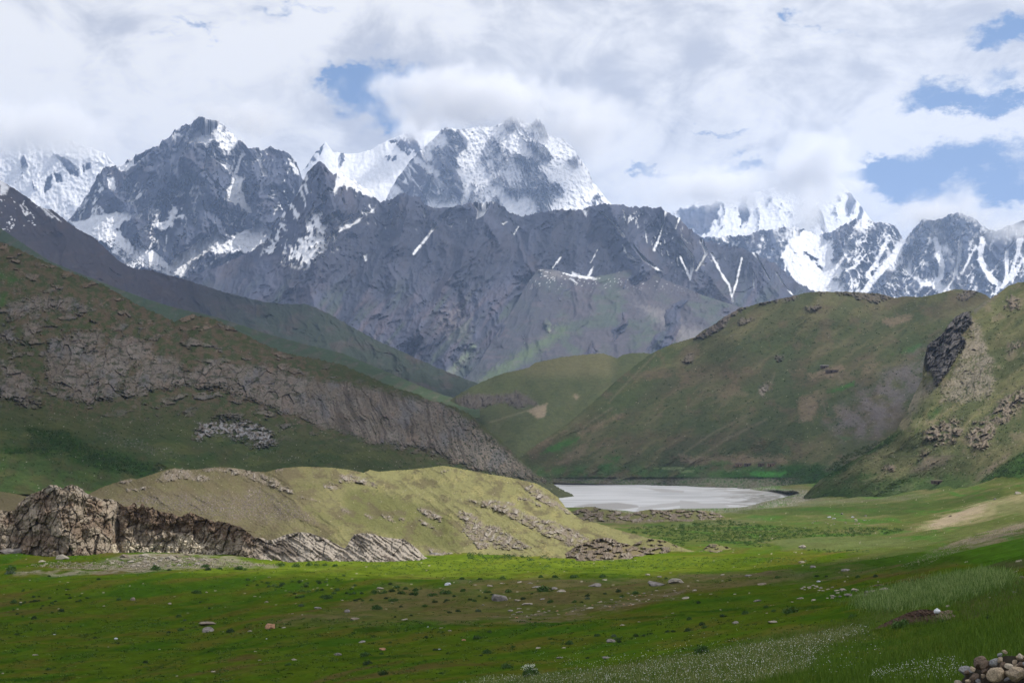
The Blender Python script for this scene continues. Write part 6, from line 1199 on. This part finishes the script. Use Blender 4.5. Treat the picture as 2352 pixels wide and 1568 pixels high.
# ------------------------------------------------------------------ dry stone wall in the near corner
def stone_wall():
    W = bpy.data.objects.new('dry_stone_wall', None); COL.objects.link(W); p0 = gpt(2300, 1600); W.location = (7.6, 22.3, 55.75)
    thing(W, 'rough dry stone wall of rounded grey and tan stones in the lower right corner', 'stone wall')
    mats = [plain_mat('wall_stone_tan', (0.33,0.265,0.19), scale=7, var=.4, bump=.5), plain_mat('wall_stone_grey', (0.22,0.22,0.225), scale=7, var=.4, bump=.5), plain_mat('wall_stone_pale', (0.44,0.38,0.30), scale=7, var=.3, bump=.5), plain_mat('wall_stone_brown', (0.135,0.10,0.075), scale=7, var=.4, bump=.5)]
    ms = [rock_mesh('stone', 700+i, mats[i % 4], .78, 11, 4) for i in range(12)]
    for me in ms: me.polygons.foreach_set('use_smooth', np.ones(len(me.polygons), bool))
    top = L3_([(1860,860),(1900,790),(1950,720),(1980,675),(2050,645),(2110,628),(2200,592),(2230,578),(2300,588),(2352,582),(2500,560),(2700,560)])
    r = random.Random(4); placed = []
    tries = 0
    while len(placed) < 98 and tries < 60000:
        tries += 1
        vx = r.uniform(2185, 2440); vy = r.uniform(1480, 1650)
        t = float(np.interp(vx, [p[0] for p in top], [p[1] for p in top]))
        rad = r.choice([6, 7, 9, 11, 13, 16, 19])*1.0
        if vy < t+rad*.75: continue
        deep = r.choice([0, 0, 1])
        if any((vx-a)**2+(vy-b)**2 < (.68*(rad+c))**2 and deep == e for a, b, c, e in placed): continue
        placed.append((vx, vy, rad, deep))
        d = 22.0+.35*deep+.003*(1620-vy)+.9*(1-min(1, abs(vx-2200)/260))
        p = world_pt(vx, vy, d); o = bpy.data.objects.new('stone', ms[r.randrange(12)]); COL.objects.link(o); o.parent = W
        o.location = Vector(p)-W.location; k = rad*d/F*1.12
        o.scale = (k*r.uniform(1, 1.25), k*1.1, k*r.uniform(.85, 1.15)); o.rotation_euler = (r.uniform(-.5, .5), r.uniform(-.6, .6), r.uniform(0, 6.28))
    # dark packed earth and small stones inside the wall
    bm = bmesh.new(); vs = []
    xs_ = np.arange(2200, 2470, 9.0)
    for i, x in enumerate(xs_):
        t = float(np.interp(x, [p[0] for p in top], [p[1] for p in top]))+16
        ex = .9*(1-min(1, abs(x-2200)/260))+.55
        for (yy, dd) in ((1700, 22.25+ex), (t, 22.4+ex), (t, 23.3+ex), (1700, 23.3+ex)):
            vs.append(bm.verts.new(Vector(world_pt(x, max(yy+r.uniform(-3, 3), t), dd+r.uniform(-.03, .03)))-W.location))
    for i in range(len(xs_)-1):
        for k in range(3): bm.faces.new((vs[i*4+k], vs[i*4+k+1], vs[i*4+5+k], vs[i*4+4+k]))
    me = bpy.data.meshes.new('core'); bm.to_mesh(me); bm.free(); me.materials.append(plain_mat('wall_core_earth', (0.05,0.042,0.033), scale=6)); c = bpy.data.objects.new('core', me); COL.objects.link(c); c.parent = W
stone_wall()

# ------------------------------------------------------------------ herders' huts
def box_mesh(name, sx, sy, sz, mat, o=(0, 0, 0), jit=.03, seed=0):
    r = random.Random(seed); bm = bmesh.new(); bmesh.ops.create_cube(bm, size=1); bmesh.ops.subdivide_edges(bm, edges=bm.edges[:], cuts=5, use_grid_fill=True)
    for v in bm.verts: v.co = Vector((v.co.x*sx+o[0]+r.uniform(-jit, jit)*sx*.3, v.co.y*sy+o[1]+r.uniform(-jit, jit)*sy*.3, v.co.z*sz+o[2]+sz/2+r.uniform(-jit, jit)*sz))
    me = bpy.data.meshes.new(name); bm.to_mesh(me); bm.free(); me.materials.append(mat); return me
MH = {'w': plain_mat('hut_mud_wall', (0.22,0.15,0.105), scale=.8, var=.3), 'g': plain_mat('hut_stone_wall', (0.11,0.085,0.075), scale=.8, var=.4), 'r': plain_mat('hut_earth_roof', (0.15,0.125,0.095), scale=.6, var=.3), 'd': plain_mat('hut_doorway', (0.012,0.01,0.009)), 'p': plain_mat('hut_pale_roof', (0.42,0.40,0.38), scale=.6, var=.2)}
def hut(vx, vy, wv, hv, wall, roof, key, label, rot=.15, yard=False):
    p = at(key, vx, vy); w = wv*p.y/F; h = hv*p.y/F
    H = bpy.data.objects.new('stone_hut', None); COL.objects.link(H); H.location = p-Vector((0, 0, .3)); H.rotation_euler = (0, 0, rot); thing(H, label, 'hut', "herders' huts")
    def add(n, me, par=H): o = bpy.data.objects.new(n, me); COL.objects.link(o); o.parent = par; return o
    add('wall', box_mesh('wall', w, w*.5, h, MH[wall], seed=1)); add('roof', box_mesh('roof', w*1.08, w*.58, h*.22, MH[roof], (0, 0, h), seed=2))
    add('door', box_mesh('door', w*.12, .25, h*.72, MH['d'], (-w*.15, -w*.25-.1, 0), jit=0)); add('window', box_mesh('window', w*.09, .25, h*.25, MH['d'], (w*.22, -w*.25-.1, h*.45), jit=0))
    if yard: add('yard_wall', box_mesh('yard_wall', w*.8, w*.3, h*.45, MH[wall], (w*.95, .0, 0), jit=.06, seed=3))
hut(*Z6([(871,772)])[0], 17, 6, 'g', 'p', HRB, 'pale-roofed hut, upper of two huts halfway up the right hill')
hut(*Z6([(915,797)])[0], 26, 5, 'g', 'r', HRB, 'long low dark hut, lower of two huts halfway up the right hill')
hut(*M3([(400,97)])[0], 16, 7, 'w', 'r', HRB, 'tan mud hut, left of the huts in the green fields above the lake')
hut(*M3([(462,94)])[0], 15, 6, 'g', 'r', HRB, 'dark hut joined beside the tan mud hut above the lake')
hut(*M3([(555,96)])[0], 14, 7, 'g', 'r', HRB, 'dark stone hut, third from the left above the lake')
hut(*M3([(622,96)])[0], 17, 7, 'w', 'r', HRB, 'reddish mud hut, rightmost of the row above the lake')
hut(*M3([(1770,214)])[0], 31, 7, 'g', 'r', HRC, 'long dark stone hut with a yard wall on the right valley side', yard=True)

# ------------------------------------------------------------------ clouds
def cloud_mat(name, dens, cells_, seed, asp, thr=.45):
    m = bpy.data.materials.new(name); m.use_nodes = True; T = NT(m.node_tree); T.n.clear()
    out = T.new('ShaderNodeOutputMaterial'); pv = T.new('ShaderNodeVolumePrincipled'); T.l.new(pv.outputs[0], out.inputs['Volume'])
    pv.inputs['Color'].default_value = (0.995, 0.995, 1, 1); pv.inputs['Anisotropy'].default_value = 0.2
    tc = T.new('ShaderNodeTexCoord')
    ln = T.new('ShaderNodeVectorMath', operation='LENGTH'); T.l.new(tc.outputs['Object'], ln.inputs[0])
    ms = T.new('ShaderNodeVectorMath', operation='MULTIPLY'); T.l.new(tc.outputs['Object'], ms.inputs[0]); ms.inputs[1].default_value = (asp, 1.6, 1.0)
    n = T.new('ShaderNodeVectorMath', operation='ADD'); T.l.new(ms.outputs[0], n.inputs[0]); n.inputs[1].default_value = (seed*3.1, seed*1.7, seed)
    nz = T.noise(n.outputs[0], cells_, 8, .62, .3)
    f = T.m('SUBTRACT', T.m('ADD', T.m('MULTIPLY', nz, 2.6), T.m('MULTIPLY', T.m('SUBTRACT', 1.0, ln.outputs['Value']), 1.3)), 1.55)
    dd = T.m('MULTIPLY', T.ramp(f, 0.0, .9), dens*1.6)
    T.l.new(dd, pv.inputs['Density']); m.cycles.volume_step_rate = 1.0
    return m
CL = [(80,300,300,90,13300,.0040),(580,270,130,60,11600,.0035),(1205,262,110,36,12600,.0018),(500,258,80,34,11200,.0035),(1065,226,350,98,12700,.0050),(1340,285,150,105,12600,.0034),(1300,400,60,50,12600,.0012),(960,290,80,60,14800,.004),
      (1640,432,240,66,15300,.005),(1865,385,130,120,15100,.005),(1852,490,50,95,14300,.0028),(2160,492,150,62,11900,.004),(2340,530,140,44,11500,.003),(2170,560,80,70,11700,.001)]
for i, (vx, vy, rx, ry, d, dens) in enumerate(CL):
    bm = bmesh.new(); bmesh.ops.create_icosphere(bm, subdivisions=4, radius=1.0)
    me = bpy.data.meshes.new('summit_cloud'); bm.to_mesh(me); bm.free(); me.materials.append(cloud_mat('summit_cloud_vapour', dens, 1.5, i+1, rx/ry))
    o = bpy.data.objects.new('summit_cloud', me); COL.objects.link(o); o.location = world_pt(vx, vy, d); k = d/F
    o.scale = (rx*k, ry*k*1.6, ry*k); stuff(o, 'white cloud clinging to the snowy summits', 'cloud')
# added cloud deck, unseen overhead, its opacity shaped to shade chosen ground
def deck():
    gx = np.arange(-3200, 3300, 40.0); gy = np.concatenate([np.arange(-1800, 1600, 22.0), np.arange(1600, 9800, 90.0)])
    gxs = np.concatenate([np.arange(-5200, -700, 120.0), np.arange(-700, 1300, 22.0), np.arange(1300, 5200, 120.0)])
    Y, X = np.meshgrid(gy, gxs, indexing='ij')
    zt = pl([(0,35),(600,50),(1300,120),(2500,300),(5000,700),(9000,1300)], Y)
    Z0 = 3950.0
    t = (Z0-zt)/SUN[2]
    P = np.stack([X+SUN[0]*t, Y+SUN[1]*t, 0*X+Z0], -1)
    n = fbm(X/160, Y/160, 4, 977); nb = fbm(X/700, Y/900, 3, 979)
    VX = CX+X/np.maximum(Y, 1)*F
    w = 35*n
    op = np.full(X.shape, .74)+.12*ss(Y, 560, 700)
    # openings
    def win(c, a, b, soft, v, wig=1.0):
        nonlocal op
        x0, x1, y0, y1 = c
        q = np.minimum(np.minimum(X-x0, x1-X), np.minimum(Y-y0, y1-Y))+w*wig
        k = ss(q, -soft, soft); op = op*(1-k)+v*k
    win((-130, 75, 296, 560), 0, 0, 30, .0, .5)       # knoll
    win((-120, 330, 226, 345), 0, 0, 16, .0, .3)        # far edge of the meadow
    win((60, 420, 300, 620), 0, 0, 60, .15)             # valley floor
    win((-190, -60, 250, 300), 0, 0, 18, .35, .2)
    win((90, 900, 480, 1330), 0, 0, 80, .05)           # right slope
    win((20, 420, 1000, 1560), 0, 0, 60, .35)           # lake
    win((150, 1100, 1720, 2700), 0, 0, 120, .08)
    win((-420, -100, 480, 640), 0, 0, 60, .4)         # hilltop
    win((-60, 120, 2200, 2700), 0, 0, 60, .1)
    win((-600, 4600, 3300, 9800), 0, 0, 400, .18, 4)
    win((-4600, 100, 6300, 9800), 0, 0, 400, .18, 4)
    op = np.clip(op+.18*nb*(op > .3), 0, .95)
    edge = ss(np.minimum(Y+1800, 9700-Y), 0, 300); op = op*edge
    thick = 25+120*op+40*n
    C = np.repeat(op[..., None], 3, 2)
    up = P.copy()+thick[..., None]*(SUN/SUN[2])
    m = bpy.data.materials.new('shade_cloud_vapour'); m.use_nodes = True; T = NT(m.node_tree); T.n.clear()
    out = T.new('ShaderNodeOutputMaterial'); at_ = T.new('ShaderNodeAttribute', attribute_name='Col'); tr_ = T.new('ShaderNodeBsdfTransparent'); df = T.new('ShaderNodeBsdfDiffuse'); tl = T.new('ShaderNodeBsdfTranslucent')
    df.inputs[0].default_value = (.9, .9, .92, 1); tl.inputs[0].default_value = (.9, .9, .92, 1)
    a = T.new('ShaderNodeMixShader'); a.inputs[0].default_value = .5; T.l.new(df.outputs[0], a.inputs[1]); T.l.new(tl.outputs[0], a.inputs[2])
    b = T.new('ShaderNodeMixShader'); T.l.new(at_.outputs['Fac'], b.inputs[0]); T.l.new(tr_.outputs[0], b.inputs[1]); T.l.new(a.outputs[0], b.inputs[2]); T.l.new(b.outputs[0], out.inputs[0])
    # one shell: underside then top side
    half = 1-np.sqrt(1-np.clip(C, 0, .94))
    full = np.concatenate([P, up[::-1]], 0); fc = np.concatenate([half, half[::-1]], 0)
    o = grid_mesh('shade_cloud_deck', full, fc, m); stuff(o, 'added cloud deck out of view, shaped to shade the valley', 'cloud')
deck()

# ------------------------------------------------------------------ haze
def haze():
    bm = bmesh.new(); bmesh.ops.create_cube(bm, size=1)
    for v in bm.verts: v.co = Vector((v.co.x*44000, -4200+(v.co.y+.5)*25200, -8+(v.co.z+.5)*3500))
    me = bpy.data.meshes.new('haze'); bm.to_mesh(me); bm.free()
    m = bpy.data.materials.new('blue_valley_haze'); m.use_nodes = True; T = NT(m.node_tree); T.n.clear()
    out = T.new('ShaderNodeOutputMaterial'); pv = T.new('ShaderNodeVolumePrincipled'); T.l.new(pv.outputs[0], out.inputs['Volume'])
    pv.inputs['Color'].default_value = (0.48, 0.65, 1.0, 1); pv.inputs['Density'].default_value = 3.9e-5; pv.inputs['Anisotropy'].default_value = 0.2
    me.materials.append(m); o = bpy.data.objects.new('haze', me); COL.objects.link(o); stuff(o, 'thin blue haze filling the valley air', 'haze')
haze()

finish_labels()
